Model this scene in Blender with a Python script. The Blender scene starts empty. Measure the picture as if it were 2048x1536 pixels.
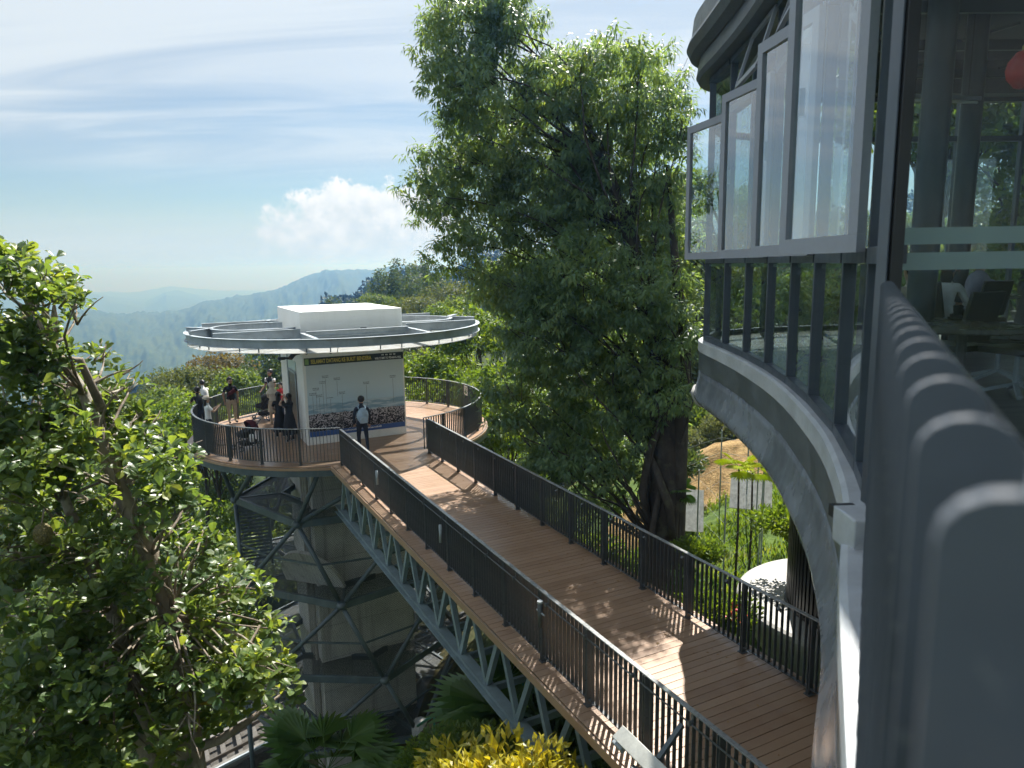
import bpy, bmesh, math, random
import numpy as np
from mathutils import Vector, Matrix

SC = bpy.context.scene
COL = SC.collection
rng = np.random.default_rng(7)
random.seed(7)

# ------------------------------------------------------------------ camera, sky, sun, exposure
CAMZ = 5.7                       # eye height above the bridge deck (deck top is z = 0)
PITCH, ROLL = math.radians(9.45), math.radians(-0.94)
fw = Vector((0, math.cos(PITCH), -math.sin(PITCH)))
up0 = Vector((0, math.sin(PITCH), math.cos(PITCH)))
rt0 = Vector((1, 0, 0))
rt = rt0 * math.cos(ROLL) + up0 * math.sin(ROLL)
up = up0 * math.cos(ROLL) - rt0 * math.sin(ROLL)
cam = bpy.data.cameras.new('camera')
camo = bpy.data.objects.new('camera', cam)
COL.objects.link(camo)
m = Matrix((rt, up, -fw)).transposed().to_4x4()
m.translation = (0, 0, CAMZ)
camo.matrix_world = m
cam.sensor_width = 36.0
cam.lens = 1430.0 / 2048 * 36
cam.clip_start = 0.02
cam.clip_end = 40000
cam.dof.use_dof = True
cam.dof.focus_distance = 18.0
cam.dof.aperture_fstop = 2.7
SC.camera = camo

SUN_EL = math.radians(53)
SUN_AZ = math.atan2(0.275, 0.961)          # from +Y towards +X
sun_dir = Vector((math.sin(SUN_AZ) * math.cos(SUN_EL), math.cos(SUN_AZ) * math.cos(SUN_EL), math.sin(SUN_EL)))
sl = bpy.data.lights.new('sun', 'SUN')
sl.energy = 4.7
sl.angle = math.radians(0.53)
sl.color = (1.0, 0.955, 0.88)
so = bpy.data.objects.new('sun', sl)
COL.objects.link(so)
so.rotation_euler = (-sun_dir).to_track_quat('-Z', 'Y').to_euler()
so.location = (0, 0, 60)

SC.view_settings.view_transform = 'Standard'
SC.view_settings.look = 'None'
SC.view_settings.gamma = 1.0
SC.view_settings.use_curve_mapping = False
SC.view_settings.exposure = 1.38
SC.cycles.use_denoising = True
SC.cycles.use_adaptive_sampling = True
SC.cycles.adaptive_threshold = 0.04
SC.cycles.max_bounces = 8
SC.cycles.diffuse_bounces = 4
SC.cycles.glossy_bounces = 3
SC.cycles.transmission_bounces = 4
SC.cycles.transparent_max_bounces = 16
SC.cycles.volume_bounces = 0
SC.cycles.caustics_reflective = False
SC.cycles.caustics_refractive = False
SC.cycles.sample_clamp_indirect = 6.0


class NT:
    """small helper for wiring shader nodes"""
    def __init__(s, tree):
        s.t = tree
        s.n = tree.nodes
        s.l = tree.links

    def new(s, kind, **kw):
        nd = s.n.new(kind)
        for k, v in kw.items():
            setattr(nd, k, v)
        return nd

    def put(s, sock, v):
        if isinstance(v, bpy.types.NodeSocket):
            s.l.new(v, sock)
        elif v is not None:
            if sock.type == 'RGBA' and not isinstance(v, (int, float)) and len(v) == 3:
                v = (*v, 1)
            if sock.type == 'RGBA' and isinstance(v, (int, float)):
                v = (v, v, v, 1)
            sock.default_value = v

    def math(s, op, a, b=None, c=None, clamp=False):
        nd = s.new('ShaderNodeMath', operation=op, use_clamp=clamp)
        s.put(nd.inputs[0], a)
        if b is not None: s.put(nd.inputs[1], b)
        if c is not None: s.put(nd.inputs[2], c)
        return nd.outputs[0]

    def vmath(s, op, a, b=None):
        nd = s.new('ShaderNodeVectorMath', operation=op)
        s.put(nd.inputs[0], a)
        if b is not None: s.put(nd.inputs[1], b)
        return nd.outputs[1] if op in ('DOT_PRODUCT', 'LENGTH') else nd.outputs[0]

    def mix(s, fac, a, b, blend='MIX'):
        nd = s.new('ShaderNodeMix', data_type='RGBA', blend_type=blend, clamp_factor=True)
        s.put(nd.inputs[0], fac); s.put(nd.inputs[6], a); s.put(nd.inputs[7], b)
        return nd.outputs[2]

    def ramp(s, fac, stops, interp='LINEAR'):
        nd = s.new('ShaderNodeValToRGB')
        cr = nd.color_ramp
        cr.interpolation = interp
        while len(cr.elements) < len(stops): cr.elements.new(0.5)
        for e, (p, c) in zip(cr.elements, stops):
            e.position = p
            e.color = (c, c, c, 1) if isinstance(c, (int, float)) else (*c, 1)
        s.put(nd.inputs[0], fac)
        return nd.outputs[0]

    def sstep(s, x, lo, hi, a=0.0, b=1.0):
        nd = s.new('ShaderNodeMapRange', interpolation_type='SMOOTHSTEP')
        s.put(nd.inputs[0], x)
        for i, v in enumerate((lo, hi, a, b)): s.put(nd.inputs[i + 1], v)
        return nd.outputs[0]

    def noise(s, vec=None, scale=5, detail=4, rough=0.55, dist=0.0, out=0, dims='3D'):
        nd = s.new('ShaderNodeTexNoise', noise_dimensions=dims)
        if vec is not None: s.put(nd.inputs['Vector'], vec)
        s.put(nd.inputs['Scale'], scale); s.put(nd.inputs['Detail'], detail)
        s.put(nd.inputs['Roughness'], rough); s.put(nd.inputs['Distortion'], dist)
        return nd.outputs[out]

    def voro(s, vec, scale, feature='F1', out=0, rand=1.0):
        nd = s.new('ShaderNodeTexVoronoi', feature=feature)
        if vec is not None: s.put(nd.inputs['Vector'], vec)
        s.put(nd.inputs['Scale'], scale)
        s.put(nd.inputs['Randomness'], rand)
        return nd.outputs[out]

    def mapping(s, vec, scale=(1, 1, 1), rot=(0, 0, 0), loc=(0, 0, 0)):
        nd = s.new('ShaderNodeMapping')
        s.put(nd.inputs['Vector'], vec)
        nd.inputs['Scale'].default_value = scale
        nd.inputs['Rotation'].default_value = rot
        nd.inputs['Location'].default_value = loc
        return nd.outputs[0]

    def comb(s, x, y, z):
        nd = s.new('ShaderNodeCombineXYZ')
        for i, v in enumerate((x, y, z)): s.put(nd.inputs[i], v)
        return nd.outputs[0]

    def sep(s, v):
        nd = s.new('ShaderNodeSeparateXYZ')
        s.put(nd.inputs[0], v)
        return nd.outputs

    def coord(s, which='Object'):
        return s.new('ShaderNodeTexCoord').outputs[which]

    def bump(s, h, strength=0.3, dist=0.02):
        nd = s.new('ShaderNodeBump')
        s.put(nd.inputs['Height'], h)
        nd.inputs['Strength'].default_value = strength
        nd.inputs['Distance'].default_value = dist
        return nd.outputs[0]


def pix_ray(x, y):
    d = fw * 1430 + rt * (x - 1024) - up * (y - 768)
    return d.normalized()


# ---- world: clear sky with thin cirrus sheets and one bank of cumulus
W = bpy.data.worlds.new('World')
SC.world = W
W.use_nodes = True
W.cycles.sampling_method = 'NONE'
T = NT(W.node_tree)
T.n.clear()
sky = T.new('ShaderNodeTexSky', sky_type='NISHITA', sun_disc=False)
sky.sun_elevation = SUN_EL
sky.sun_rotation = SUN_AZ
sky.altitude = 830
sky.air_density = 1.0
sky.dust_density = 1.6
sky.ozone_density = 1.0
SKY_STRENGTH = 0.039
dirv = T.coord('Generated')
dx, dy, dz = T.sep(dirv)
zc = T.math('MAXIMUM', dz, 0.0)
zq = T.math('ADD', zc, 0.10)
pl = T.comb(T.math('DIVIDE', dx, zq), T.math('DIVIDE', dy, zq), 0.0)
streak = T.noise(T.mapping(pl, scale=(0.13, 0.62, 1), rot=(0, 0, 0.10), loc=(3.1, 1.9, 0)), 1.0, 3, 0.50, 0.4, dims='2D')
fine = T.noise(T.mapping(pl, scale=(0.42, 1.7, 1), rot=(0, 0, -0.10)), 1.2, 4, 0.58, 0.5, dims='2D')
broad = T.noise(T.mapping(pl, scale=(0.12, 0.34, 1), loc=(0.6, 0.2, 0)), 1.0, 1, 0.5, dims='2D')
cirr = T.math('ADD', T.math('MULTIPLY', streak, 0.62), T.math('ADD', T.math('MULTIPLY', fine, 0.22), T.math('MULTIPLY', broad, 0.24)))
cm = T.sstep(cirr, 0.31, 0.60)
dzp = T.math('ADD', dz, T.math('MULTIPLY', T.math('SUBTRACT', streak, 0.5), 0.10))
cm = T.math('MULTIPLY', cm, T.sstep(dzp, 0.115, 0.185, 0.10, 0.90))
veil = T.sstep(dzp, 0.13, 0.42, 0.0, 0.80)            # thin cirrus sheet thickening towards the zenith
cm = T.math('MAXIMUM', cm, T.math('MULTIPLY', veil, T.sstep(cirr, 0.28, 0.56, 0.55, 1.0)))
base = T.mix(1.0, sky.outputs[0], (SKY_STRENGTH * 0.86, SKY_STRENGTH, SKY_STRENGTH * 1.02), 'MULTIPLY')
hz = T.sstep(dz, 0.025, 0.095, 0.92, 0.05)
base = T.mix(hz, base, (0.246, 0.294, 0.318))
cloudcol = T.mix(T.sstep(fine, 0.35, 0.65), (0.246, 0.284, 0.32), (0.31, 0.338, 0.356))
col = T.mix(cm, base, cloudcol)
# cumulus bank low over the hills
C0 = pix_ray(748, 474)
RX = Vector((C0.y, -C0.x, 0)).normalized()
UZ = RX.cross(C0).normalized()
a = T.math('DIVIDE', T.vmath('DOT_PRODUCT', dirv, tuple(RX)), 0.135)
b = T.math('DIVIDE', T.vmath('DOT_PRODUCT', dirv, tuple(UZ)), 0.108)
bb = T.math('MAXIMUM', b, T.math('MULTIPLY', b, -1.25))
rad = T.math('SQRT', T.math('ADD', T.math('MULTIPLY', a, a), T.math('MULTIPLY', bb, bb)))
front = T.math('GREATER_THAN', T.vmath('DOT_PRODUCT', dirv, tuple(C0)), 0.5)
cn = T.noise(dirv, 13, 6, 0.60, 0.0)
cn2 = T.noise(dirv, 46, 3, 0.6, 0.0)
lump = T.math('ADD', T.math('MULTIPLY', cn, 1.75), T.math('MULTIPLY', cn2, 0.45))
val = T.math('SUBTRACT', lump, rad)
bc = T.math('MINIMUM', T.math('MAXIMUM', b, -1.0), 1.0)
cmask = T.sstep(val, T.math('ADD', 0.17, T.math('MULTIPLY', bc, 0.10)), T.math('ADD', 0.50, T.math('MULTIPLY', bc, -0.16)))
cmask = T.math('MULTIPLY', T.math('MULTIPLY', cmask, front), T.sstep(b, -1.0, 0.1, 0.0, 0.97))
shade = T.math('ADD', T.math('MULTIPLY', b, 0.36), T.math('ADD', T.math('MULTIPLY', a, 0.10), T.math('MULTIPLY', T.math('SUBTRACT', cn2, 0.5), 1.1)))
shade = T.math('ADD', shade, T.math('MULTIPLY', T.math('SUBTRACT', 0.62, val), 0.30))
ccol = T.mix(T.sstep(shade, -0.38, 0.52), (0.255, 0.29, 0.315), (0.415, 0.415, 0.41))
col = T.mix(cmask, col, ccol)
bg = T.new('ShaderNodeBackground')
T.put(bg.inputs[0], col)
bg.inputs[1].default_value = 1.0
wo = T.new('ShaderNodeOutputWorld')
T.l.new(bg.outputs[0], wo.inputs[0])


# ------------------------------------------------------------------ mesh helpers
OFF = {}


def tag(o, label=None, cat=None, group=None, kind=None):
    if label: o['label'] = label
    if cat: o['category'] = cat
    if group: o['group'] = group
    if kind: o['kind'] = kind
    return o


def thing(name, loc, label, cat, group=None):
    o = bpy.data.objects.new(name, None)
    o.empty_display_size = 0.2
    o.location = loc
    COL.objects.link(o)
    OFF[o.name] = Vector(loc)
    return tag(o, label, cat, group)


def link(name, me, mat=None, parent=None):
    o = bpy.data.objects.new(name, me)
    COL.objects.link(o)
    if mat is not None and not me.materials:
        me.materials.append(mat)
    if parent is not None:
        o.parent = parent
        OFF[o.name] = OFF.get(parent.name, Vector((0, 0, 0)))
    else:
        OFF[o.name] = Vector((0, 0, 0))
    return o


def inst(name, me, M, parent):
    """object sharing mesh data, placed by a world matrix"""
    o = bpy.data.objects.new(name, me)
    COL.objects.link(o)
    off = Vector((0, 0, 0))
    if parent is not None:
        o.parent = parent
        off = OFF.get(parent.name, off)
        OFF[o.name] = off
    o.matrix_basis = Matrix.Translation(-off) @ M
    return o


def V(*a):
    return Vector(a)


class MB:
    def __init__(s):
        s.v, s.f = [], []

    def add(s, vs, fs):
        k = len(s.v)
        s.v += [tuple(q) for q in vs]
        s.f += [tuple(i + k for i in f) for f in fs]
        return s

    def hexa(s, p):
        """8 corners: bottom 4 ccw then top 4"""
        return s.add(p, [(3, 2, 1, 0), (4, 5, 6, 7), (0, 1, 5, 4), (1, 2, 6, 5), (2, 3, 7, 6), (3, 0, 4, 7)])

    def box(s, c, ax, ay, az):
        c, ax, ay, az = Vector(c), Vector(ax), Vector(ay), Vector(az)
        return s.hexa([c - ax - ay - az, c + ax - ay - az, c + ax + ay - az, c - ax + ay - az,
                       c - ax - ay + az, c + ax - ay + az, c + ax + ay + az, c - ax + ay + az])

    def cube(s, x0, x1, y0, y1, z0, z1):
        return s.box(((x0 + x1) / 2, (y0 + y1) / 2, (z0 + z1) / 2), ((x1 - x0) / 2, 0, 0), (0, (y1 - y0) / 2, 0), (0, 0, (z1 - z0) / 2))

    def bar(s, p, q, w, h, upv=(0, 0, 1)):
        p, q = Vector(p), Vector(q)
        d = (q - p)
        L = d.length
        d.normalize()
        upv = Vector(upv)
        side = d.cross(upv)
        if side.length < 1e-4: side = d.cross(Vector((1, 0, 0)))
        side.normalize()
        u2 = side.cross(d).normalized()
        return s.box((p + q) / 2, d * (L / 2), side * (-w / 2), u2 * (h / 2))

    def tube(s, pts, rad, seg=8, cap=True, closed=False):
        pts = [Vector(p) for p in pts]
        n = len(pts)
        if isinstance(rad, (int, float)): rad = [rad] * n
        ref = None
        rings = []
        for i in range(n):
            a = pts[(i - 1) % n] if (i > 0 or closed) else pts[i]
            b = pts[(i + 1) % n] if (i < n - 1 or closed) else pts[i]
            d = (b - a).normalized()
            if ref is None:
                ref = d.cross(Vector((0, 0, 1)))
                if ref.length < 0.05: ref = d.cross(Vector((1, 0, 0)))
            ref = (ref - d * ref.dot(d)).normalized()
            o = d.cross(ref)
            rings.append([pts[i] + (ref * math.cos(t) + o * math.sin(t)) * rad[i] for t in [2 * math.pi * k / seg for k in range(seg)]])
        vs = [v for r in rings for v in r]
        fs = []
        for i in range(n if closed else n - 1):
            j = (i + 1) % n
            for k in range(seg):
                k2 = (k + 1) % seg
                fs.append((i * seg + k, i * seg + k2, j * seg + k2, j * seg + k))
        if cap and not closed:
            fs.append(tuple(range(seg - 1, -1, -1)))
            fs.append(tuple((n - 1) * seg + k for k in range(seg)))
        return s.add(vs, fs)

    def sweep(s, path, profile, closed=False):
        """profile: list of (offset along left-hand side normal, z); path: plan points (x, y)"""
        n = len(path)
        P = [Vector((p[0], p[1])) for p in path]
        vs = []
        for i in range(n):
            a = P[i - 1] if (i > 0 or closed) else P[i]
            b = P[(i + 1) % n] if (i < n - 1 or closed) else P[i]
            d = (b - a).normalized()
            nl = Vector((-d.y, d.x))
            for o, z in profile:
                q = P[i] + nl * o
                vs.append((q.x, q.y, z))
        k = len(profile)
        fs = []
        for i in range(n if closed else n - 1):
            j = (i + 1) % n
            for a in range(k):
                b = (a + 1) % k
                fs.append((i * k + a, j * k + a, j * k + b, i * k + b))
        if not closed:
            fs.append(tuple(range(k)))
            fs.append(tuple((n - 1) * k + a for a in range(k - 1, -1, -1)))
        return s.add(vs, fs)

    def prism(s, poly, z0, z1):
        n = len(poly)
        vs = [(p[0], p[1], z0) for p in poly] + [(p[0], p[1], z1) for p in poly]
        fs = [tuple(range(n - 1, -1, -1)), tuple(range(n, 2 * n))]
        fs += [(i, (i + 1) % n, n + (i + 1) % n, n + i) for i in range(n)]
        return s.add(vs, fs)

    def lathe(s, prof, c=(0, 0, 0), seg=24, a0=0.0, a1=2 * math.pi):
        full = abs(a1 - a0 - 2 * math.pi) < 1e-6
        m_ = seg if full else seg + 1
        vs = []
        for i in range(m_):
            t = a0 + (a1 - a0) * i / seg
            for r, z in prof:
                vs.append((c[0] + r * math.cos(t), c[1] + r * math.sin(t), c[2] + z))
        k = len(prof)
        fs = []
        for i in range(seg):
            j = (i + 1) % m_
            for a in range(k - 1):
                fs.append((i * k + a, j * k + a, j * k + a + 1, i * k + a + 1))
        return s.add(vs, fs)

    def ball(s, c, r, seg=10, rings=7, sc=(1, 1, 1)):
        prof = []
        c = Vector(c)
        vs, fs = [], []
        for i in range(rings + 1):
            th = math.pi * i / rings
            for k in range(seg):
                ph = 2 * math.pi * k / seg
                vs.append((c.x + r * sc[0] * math.sin(th) * math.cos(ph), c.y + r * sc[1] * math.sin(th) * math.sin(ph), c.z + r * sc[2] * math.cos(th)))
        for i in range(rings):
            for k in range(seg):
                k2 = (k + 1) % seg
                fs.append((i * seg + k, (i + 1) * seg + k, (i + 1) * seg + k2, i * seg + k2))
        return s.add(vs, fs)

    def mesh(s, name, off=(0, 0, 0), smooth=False, bevel=0.0):
        me = bpy.data.meshes.new(name)
        ox, oy, oz = off
        me.from_pydata([(x - ox, y - oy, z - oz) for x, y, z in s.v], [], s.f)
        bm = bmesh.new()
        bm.from_mesh(me)
        bmesh.ops.recalc_face_normals(bm, faces=bm.faces)
        if bevel:
            es = [e for e in bm.edges if len(e.link_faces) == 2 and e.calc_face_angle(0) > 0.7]
            bmesh.ops.bevel(bm, geom=es, offset=bevel, segments=2, affect='EDGES', profile=0.6)
        bm.to_mesh(me)
        bm.free()
        if smooth:
            for p in me.polygons: p.use_smooth = True
        me.update()
        return me

    def build(s, name, mat, parent=None, smooth=False, bevel=0.0, local=False):
        off = OFF.get(parent.name, (0, 0, 0)) if (parent is not None and not local) else (0, 0, 0)
        me = s.mesh(name, off, smooth, bevel)
        return link(name, me, mat, parent)


def np_mesh(name, verts, faces, smooth=False):
    """verts (N,3) float, faces (M,k) int with fixed k"""
    me = bpy.data.meshes.new(name)
    verts = np.ascontiguousarray(verts, dtype=np.float32)
    faces = np.ascontiguousarray(faces, dtype=np.int32)
    k = faces.shape[1]
    me.vertices.add(len(verts))
    me.vertices.foreach_set('co', verts.ravel())
    me.loops.add(faces.size)
    me.loops.foreach_set('vertex_index', faces.ravel())
    me.polygons.add(len(faces))
    me.polygons.foreach_set('loop_start', np.arange(0, faces.size, k, dtype=np.int32))
    me.polygons.foreach_set('use_smooth', np.full(len(faces), smooth))
    me.update(calc_edges=True)
    return me


# ------------------------------------------------------------------ materials
def mat(name, build):
    m_ = bpy.data.materials.new(name)
    m_.use_nodes = True
    t = NT(m_.node_tree)
    t.n.clear()
    out = t.new('ShaderNodeOutputMaterial')
    sh = build(t)
    t.l.new(sh, out.inputs[0])
    return m_


def pbsdf(t, color, rough=0.5, metal=0.0, normal=None, spec=None, **kw):
    b = t.new('ShaderNodeBsdfPrincipled')
    t.put(b.inputs['Base Color'], color)
    t.put(b.inputs['Roughness'], rough)
    t.put(b.inputs['Metallic'], metal)
    if normal is not None: t.l.new(normal, b.inputs['Normal'])
    if spec is not None: t.put(b.inputs['Specular IOR Level'], spec)
    for k, v in kw.items(): t.put(b.inputs[k], v)
    return b.outputs[0]


def simple(name, color, rough=0.5, metal=0.0, var=0.15, scale=6.0, bump=0.0, spec=None):
    def f(t):
        co = t.coord('Object')
        n1 = t.noise(co, scale, 5, 0.6)
        n2 = t.noise(co, scale * 7, 3, 0.5)
        v = t.math('ADD', t.math('MULTIPLY', n1, 0.7), t.math('MULTIPLY', n2, 0.3))
        dark = tuple(c * (1 - var) for c in color)
        lite = tuple(min(1, c * (1 + var)) for c in color)
        c = t.mix(t.sstep(v, 0.3, 0.7), dark, lite)
        r = t.sstep(n1, 0.25, 0.75, max(0.03, rough - 0.08), min(1, rough + 0.08))
        nm = t.bump(v, bump, 0.02) if bump else None
        return pbsdf(t, c, r, metal, nm, spec)
    return mat(name, f)


def m_steel(name, color, rough=0.42, rust=0.25):
    """painted steel with dust, scuffs and a little staining"""
    def f(t):
        co = t.coord('Object')
        n1 = t.noise(co, 1.7, 6, 0.62)
        n2 = t.noise(co, 24, 4, 0.6)
        sx, sy, sz = t.sep(co)
        st = t.noise(t.mapping(co, scale=(9, 9, 0.8)), 1.0, 4, 0.6)
        c = t.mix(t.sstep(n1, 0.35, 0.7), color, tuple(min(1, x * 1.35 + 0.012) for x in color))
        c = t.mix(t.math('MULTIPLY', t.sstep(st, 0.55, 0.75), rust), c, (0.20, 0.17, 0.13))
        c = t.mix(t.math('MULTIPLY', t.sstep(n2, 0.62, 0.75), 0.25), c, (0.35, 0.36, 0.36))
        r = t.sstep(n2, 0.3, 0.7, rough - 0.1, rough + 0.15)
        return pbsdf(t, c, r, 0.0, t.bump(n2, 0.08, 0.01))
    return mat(name, f)


def leaf_mat(name, cols, trans=0.45, rough=0.38, spec=0.5, tcol=None, gloss=True):
    """cols: stops along a random value per leaf; light comes through the blade as well"""
    def f(t):
        g = t.new('ShaderNodeNewGeometry')
        rnd = g.outputs['Random Per Island']
        big = t.noise(t.coord('Object'), 0.55, 3, 0.5)
        v = t.math('ADD', t.math('MULTIPLY', rnd, 0.62), t.math('MULTIPLY', t.sstep(big, 0.3, 0.7), 0.38))
        c = t.ramp(v, [(i / (len(cols) - 1), k) for i, k in enumerate(cols)])
        under = t.mix(0.35, c, (0.10, 0.14, 0.07))
        c2 = t.mix(g.outputs['Backfacing'], c, under)
        b = pbsdf(t, c2, rough, 0.0, None, spec)
        tr = t.new('ShaderNodeBsdfTranslucent')
        tc = t.mix(1.0, c, tcol or (2.5, 2.15, 0.70), 'MULTIPLY')
        t.put(tr.inputs[0], tc)
        mx = t.new('ShaderNodeMixShader')
        mx.inputs[0].default_value = trans
        t.l.new(b, mx.inputs[1]); t.l.new(tr.outputs[0], mx.inputs[2])
        return mx.outputs[0]
    return mat(name, f)


def m_glass(name, tint=(0.80, 0.90, 0.88), ior=1.5, boost=0.0, frost=None):
    def f(t):
        g = t.new('ShaderNodeNewGeometry')
        fr = t.new('ShaderNodeFresnel')
        fr.inputs[0].default_value = ior
        w = t.noise(t.coord('Object'), 0.9, 2, 0.5)
        t.l.new(t.bump(w, 0.05, 0.02), fr.inputs['Normal'])
        fac = t.math('MULTIPLY', t.math('ADD', t.math('MULTIPLY', fr.outputs[0], 1.7), boost), t.math('SUBTRACT', 1.0, g.outputs['Backfacing']), clamp=True)
        tr = t.new('ShaderNodeBsdfTransparent')
        t.put(tr.inputs[0], tint)
        gl = t.new('ShaderNodeBsdfGlossy')
        gl.inputs['Roughness'].default_value = 0.0
        t.put(gl.inputs[0], (0.95, 0.97, 1.0))
        t.l.new(t.bump(w, 0.05, 0.02), gl.inputs['Normal'])
        mx = t.new('ShaderNodeMixShader')
        t.l.new(fac, mx.inputs[0]); t.l.new(tr.outputs[0], mx.inputs[1]); t.l.new(gl.outputs[0], mx.inputs[2])
        sh = mx.outputs[0]
        # a thin film of dust
        df = t.new('ShaderNodeBsdfDiffuse')
        t.put(df.inputs[0], (0.55, 0.6, 0.6))
        mx2 = t.new('ShaderNodeMixShader')
        t.put(mx2.inputs[0], t.sstep(t.noise(t.coord('Object'), 2.2, 5, 0.65), 0.35, 0.8, 0.006, 0.03))
        t.l.new(sh, mx2.inputs[1]); t.l.new(df.outputs[0], mx2.inputs[2])
        return mx2.outputs[0]
    return mat(name, f)


def m_mesh_screen(name, pitch=0.055, wire=0.2, color=(0.055, 0.062, 0.066)):
    """woven wire: far too fine to model thread by thread; the holes are cut by the material"""
    def f(t):
        co = t.coord('UV')
        x, y, _ = t.sep(co)
        a = t.math('FRACT', t.math('DIVIDE', t.math('ADD', x, y), pitch))
        b = t.math('FRACT', t.math('DIVIDE', t.math('SUBTRACT', x, y), pitch))
        k = t.math('MAXIMUM', t.math('LESS_THAN', a, wire), t.math('LESS_THAN', b, wire))
        sh = pbsdf(t, color, 0.5)
        tr = t.new('ShaderNodeBsdfTransparent')
        mx = t.new('ShaderNodeMixShader')
        t.l.new(k, mx.inputs[0]); t.l.new(tr.outputs[0], mx.inputs[1]); t.l.new(sh, mx.inputs[2])
        return mx.outputs[0]
    return mat(name, f)


def wood_mat(t):
    co = t.coord('Object')
    oi = t.new('ShaderNodeObjectInfo')
    rnd = oi.outputs['Random']
    g = t.noise(t.mapping(co, scale=(1.2, 1.2, 1.2)), 1.3, 5, 0.6)
    fineg = t.noise(co, 38, 4, 0.6)
    wear = t.noise(co, 0.45, 4, 0.6)
    c = t.mix(rnd, (0.240, 0.142, 0.085), (0.330, 0.210, 0.134))
    c = t.mix(t.math('MULTIPLY', t.sstep(g, 0.35, 0.7), 0.55), c, (0.34, 0.235, 0.16))
    c = t.mix(t.math('MULTIPLY', t.sstep(fineg, 0.55, 0.8), 0.3), c, (0.16, 0.10, 0.07))
    c = t.mix(t.math('MULTIPLY', t.sstep(wear, 0.52, 0.72), 0.28), c, (0.43, 0.34, 0.265))
    r = t.sstep(wear, 0.3, 0.7, 0.30, 0.46)
    return pbsdf(t, c, r, 0.0, t.bump(fineg, 0.10, 0.004), 0.5)


M = {}
M['wood'] = mat('composite_decking', wood_mat)
M['rail'] = m_steel('railing_paint', (0.058, 0.066, 0.070), 0.36, 0.10)
M['railtop'] = m_steel('rail_cap_paint', (0.19, 0.20, 0.205), 0.30, 0.15)
M['truss'] = m_steel('truss_paint', (0.155, 0.205, 0.225), 0.42, 0.18)
M['galv'] = m_steel('canopy_steel', (0.26, 0.30, 0.33), 0.42, 0.22)
M['frame'] = m_steel('tower_steel', (0.055, 0.076, 0.086), 0.42, 0.2)
M['screen'] = m_mesh_screen('wire_screen', 0.075, 0.11, (0.03, 0.036, 0.04))
M['grating'] = m_mesh_screen('floor_grating', 0.06, 0.42, (0.05, 0.06, 0.062))


def _white(t):
    co = t.coord('Object')
    st = t.noise(t.mapping(co, scale=(4, 4, 0.35)), 1.0, 5, 0.6)
    n = t.noise(co, 1.3, 5, 0.6)
    c = t.mix(t.math('MULTIPLY', t.sstep(st, 0.48, 0.75), 0.28), (0.80, 0.80, 0.78), (0.58, 0.57, 0.53))
    c = t.mix(t.math('MULTIPLY', t.sstep(n, 0.5, 0.75), 0.15), c, (0.62, 0.62, 0.60))
    return pbsdf(t, c, 0.6, 0, t.bump(t.noise(co, 30, 4), 0.06, 0.01))


M['white'] = mat('white_render', _white)


def _conc(t):
    co = t.coord('Object')
    x, y, z = t.sep(co)
    n = t.noise(co, 0.9, 7, 0.62)
    st = t.noise(t.mapping(co, scale=(3.5, 3.5, 0.18)), 1.0, 6, 0.62)
    f = t.noise(co, 26, 5, 0.6)
    c = t.mix(t.sstep(n, 0.3, 0.7), (0.40, 0.40, 0.37), (0.54, 0.53, 0.49))
    c = t.mix(t.math('MULTIPLY', t.sstep(st, 0.5, 0.72), 0.55), c, (0.15, 0.145, 0.13))
    lift = t.math('FRACT', t.math('DIVIDE', z, 1.2))
    jt = t.math('LESS_THAN', t.math('ABSOLUTE', t.math('SUBTRACT', lift, 0.5)), 0.008)
    c = t.mix(t.math('MULTIPLY', jt, 0.5), c, (0.13, 0.125, 0.115))
    return pbsdf(t, c, 0.8, 0, t.bump(t.math('ADD', f, t.math('MULTIPLY', jt, -1.5)), 0.25, 0.012))


M['concrete'] = mat('board_concrete', _conc)


def _conc2(t):
    co = t.coord('Object')
    n = t.noise(co, 1.6, 7, 0.62)
    f = t.noise(co, 40, 4, 0.6)
    c = t.mix(t.sstep(n, 0.32, 0.68), (0.25, 0.248, 0.24), (0.35, 0.348, 0.338))
    c = t.mix(t.math('MULTIPLY', t.sstep(t.noise(co, 5, 5, 0.7), 0.56, 0.72), 0.4), c, (0.30, 0.29, 0.27))
    return pbsdf(t, c, 0.62, 0, t.bump(f, 0.15, 0.01))


M['pale'] = mat('pale_concrete', _conc2)
M['curb'] = simple('curb_paint', (0.47, 0.495, 0.52), 0.42, 0, 0.14, 3, 0.15)
M['fascia'] = simple('dark_fascia_concrete', (0.105, 0.122, 0.132), 0.36, 0, 0.28, 1.6, 0.12)
M['lip'] = simple('grey_soffit_paint', (0.20, 0.22, 0.25), 0.26, 0, 0.3, 1.2, 0.1)
M['alu'] = simple('window_frame_grey', (0.27, 0.28, 0.33), 0.38, 0, 0.08, 5)
M['aludark'] = simple('window_mullion_dark', (0.060, 0.075, 0.098), 0.36, 0, 0.12, 5)
M['glass'] = m_glass('window_glass', (0.90, 0.95, 0.945), 1.52, 0.05)
M['frontglass'] = m_glass('balcony_glass', (0.93, 0.97, 0.965), 1.26, 0.0)
M['sashglass'] = m_glass('reflective_sash_glass', (0.86, 0.93, 0.93), 1.6, 0.09)
M['frost'] = None
M['black'] = simple('black_paint', (0.018, 0.019, 0.021), 0.4, 0, 0.2, 4)
M['bark'] = None


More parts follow.
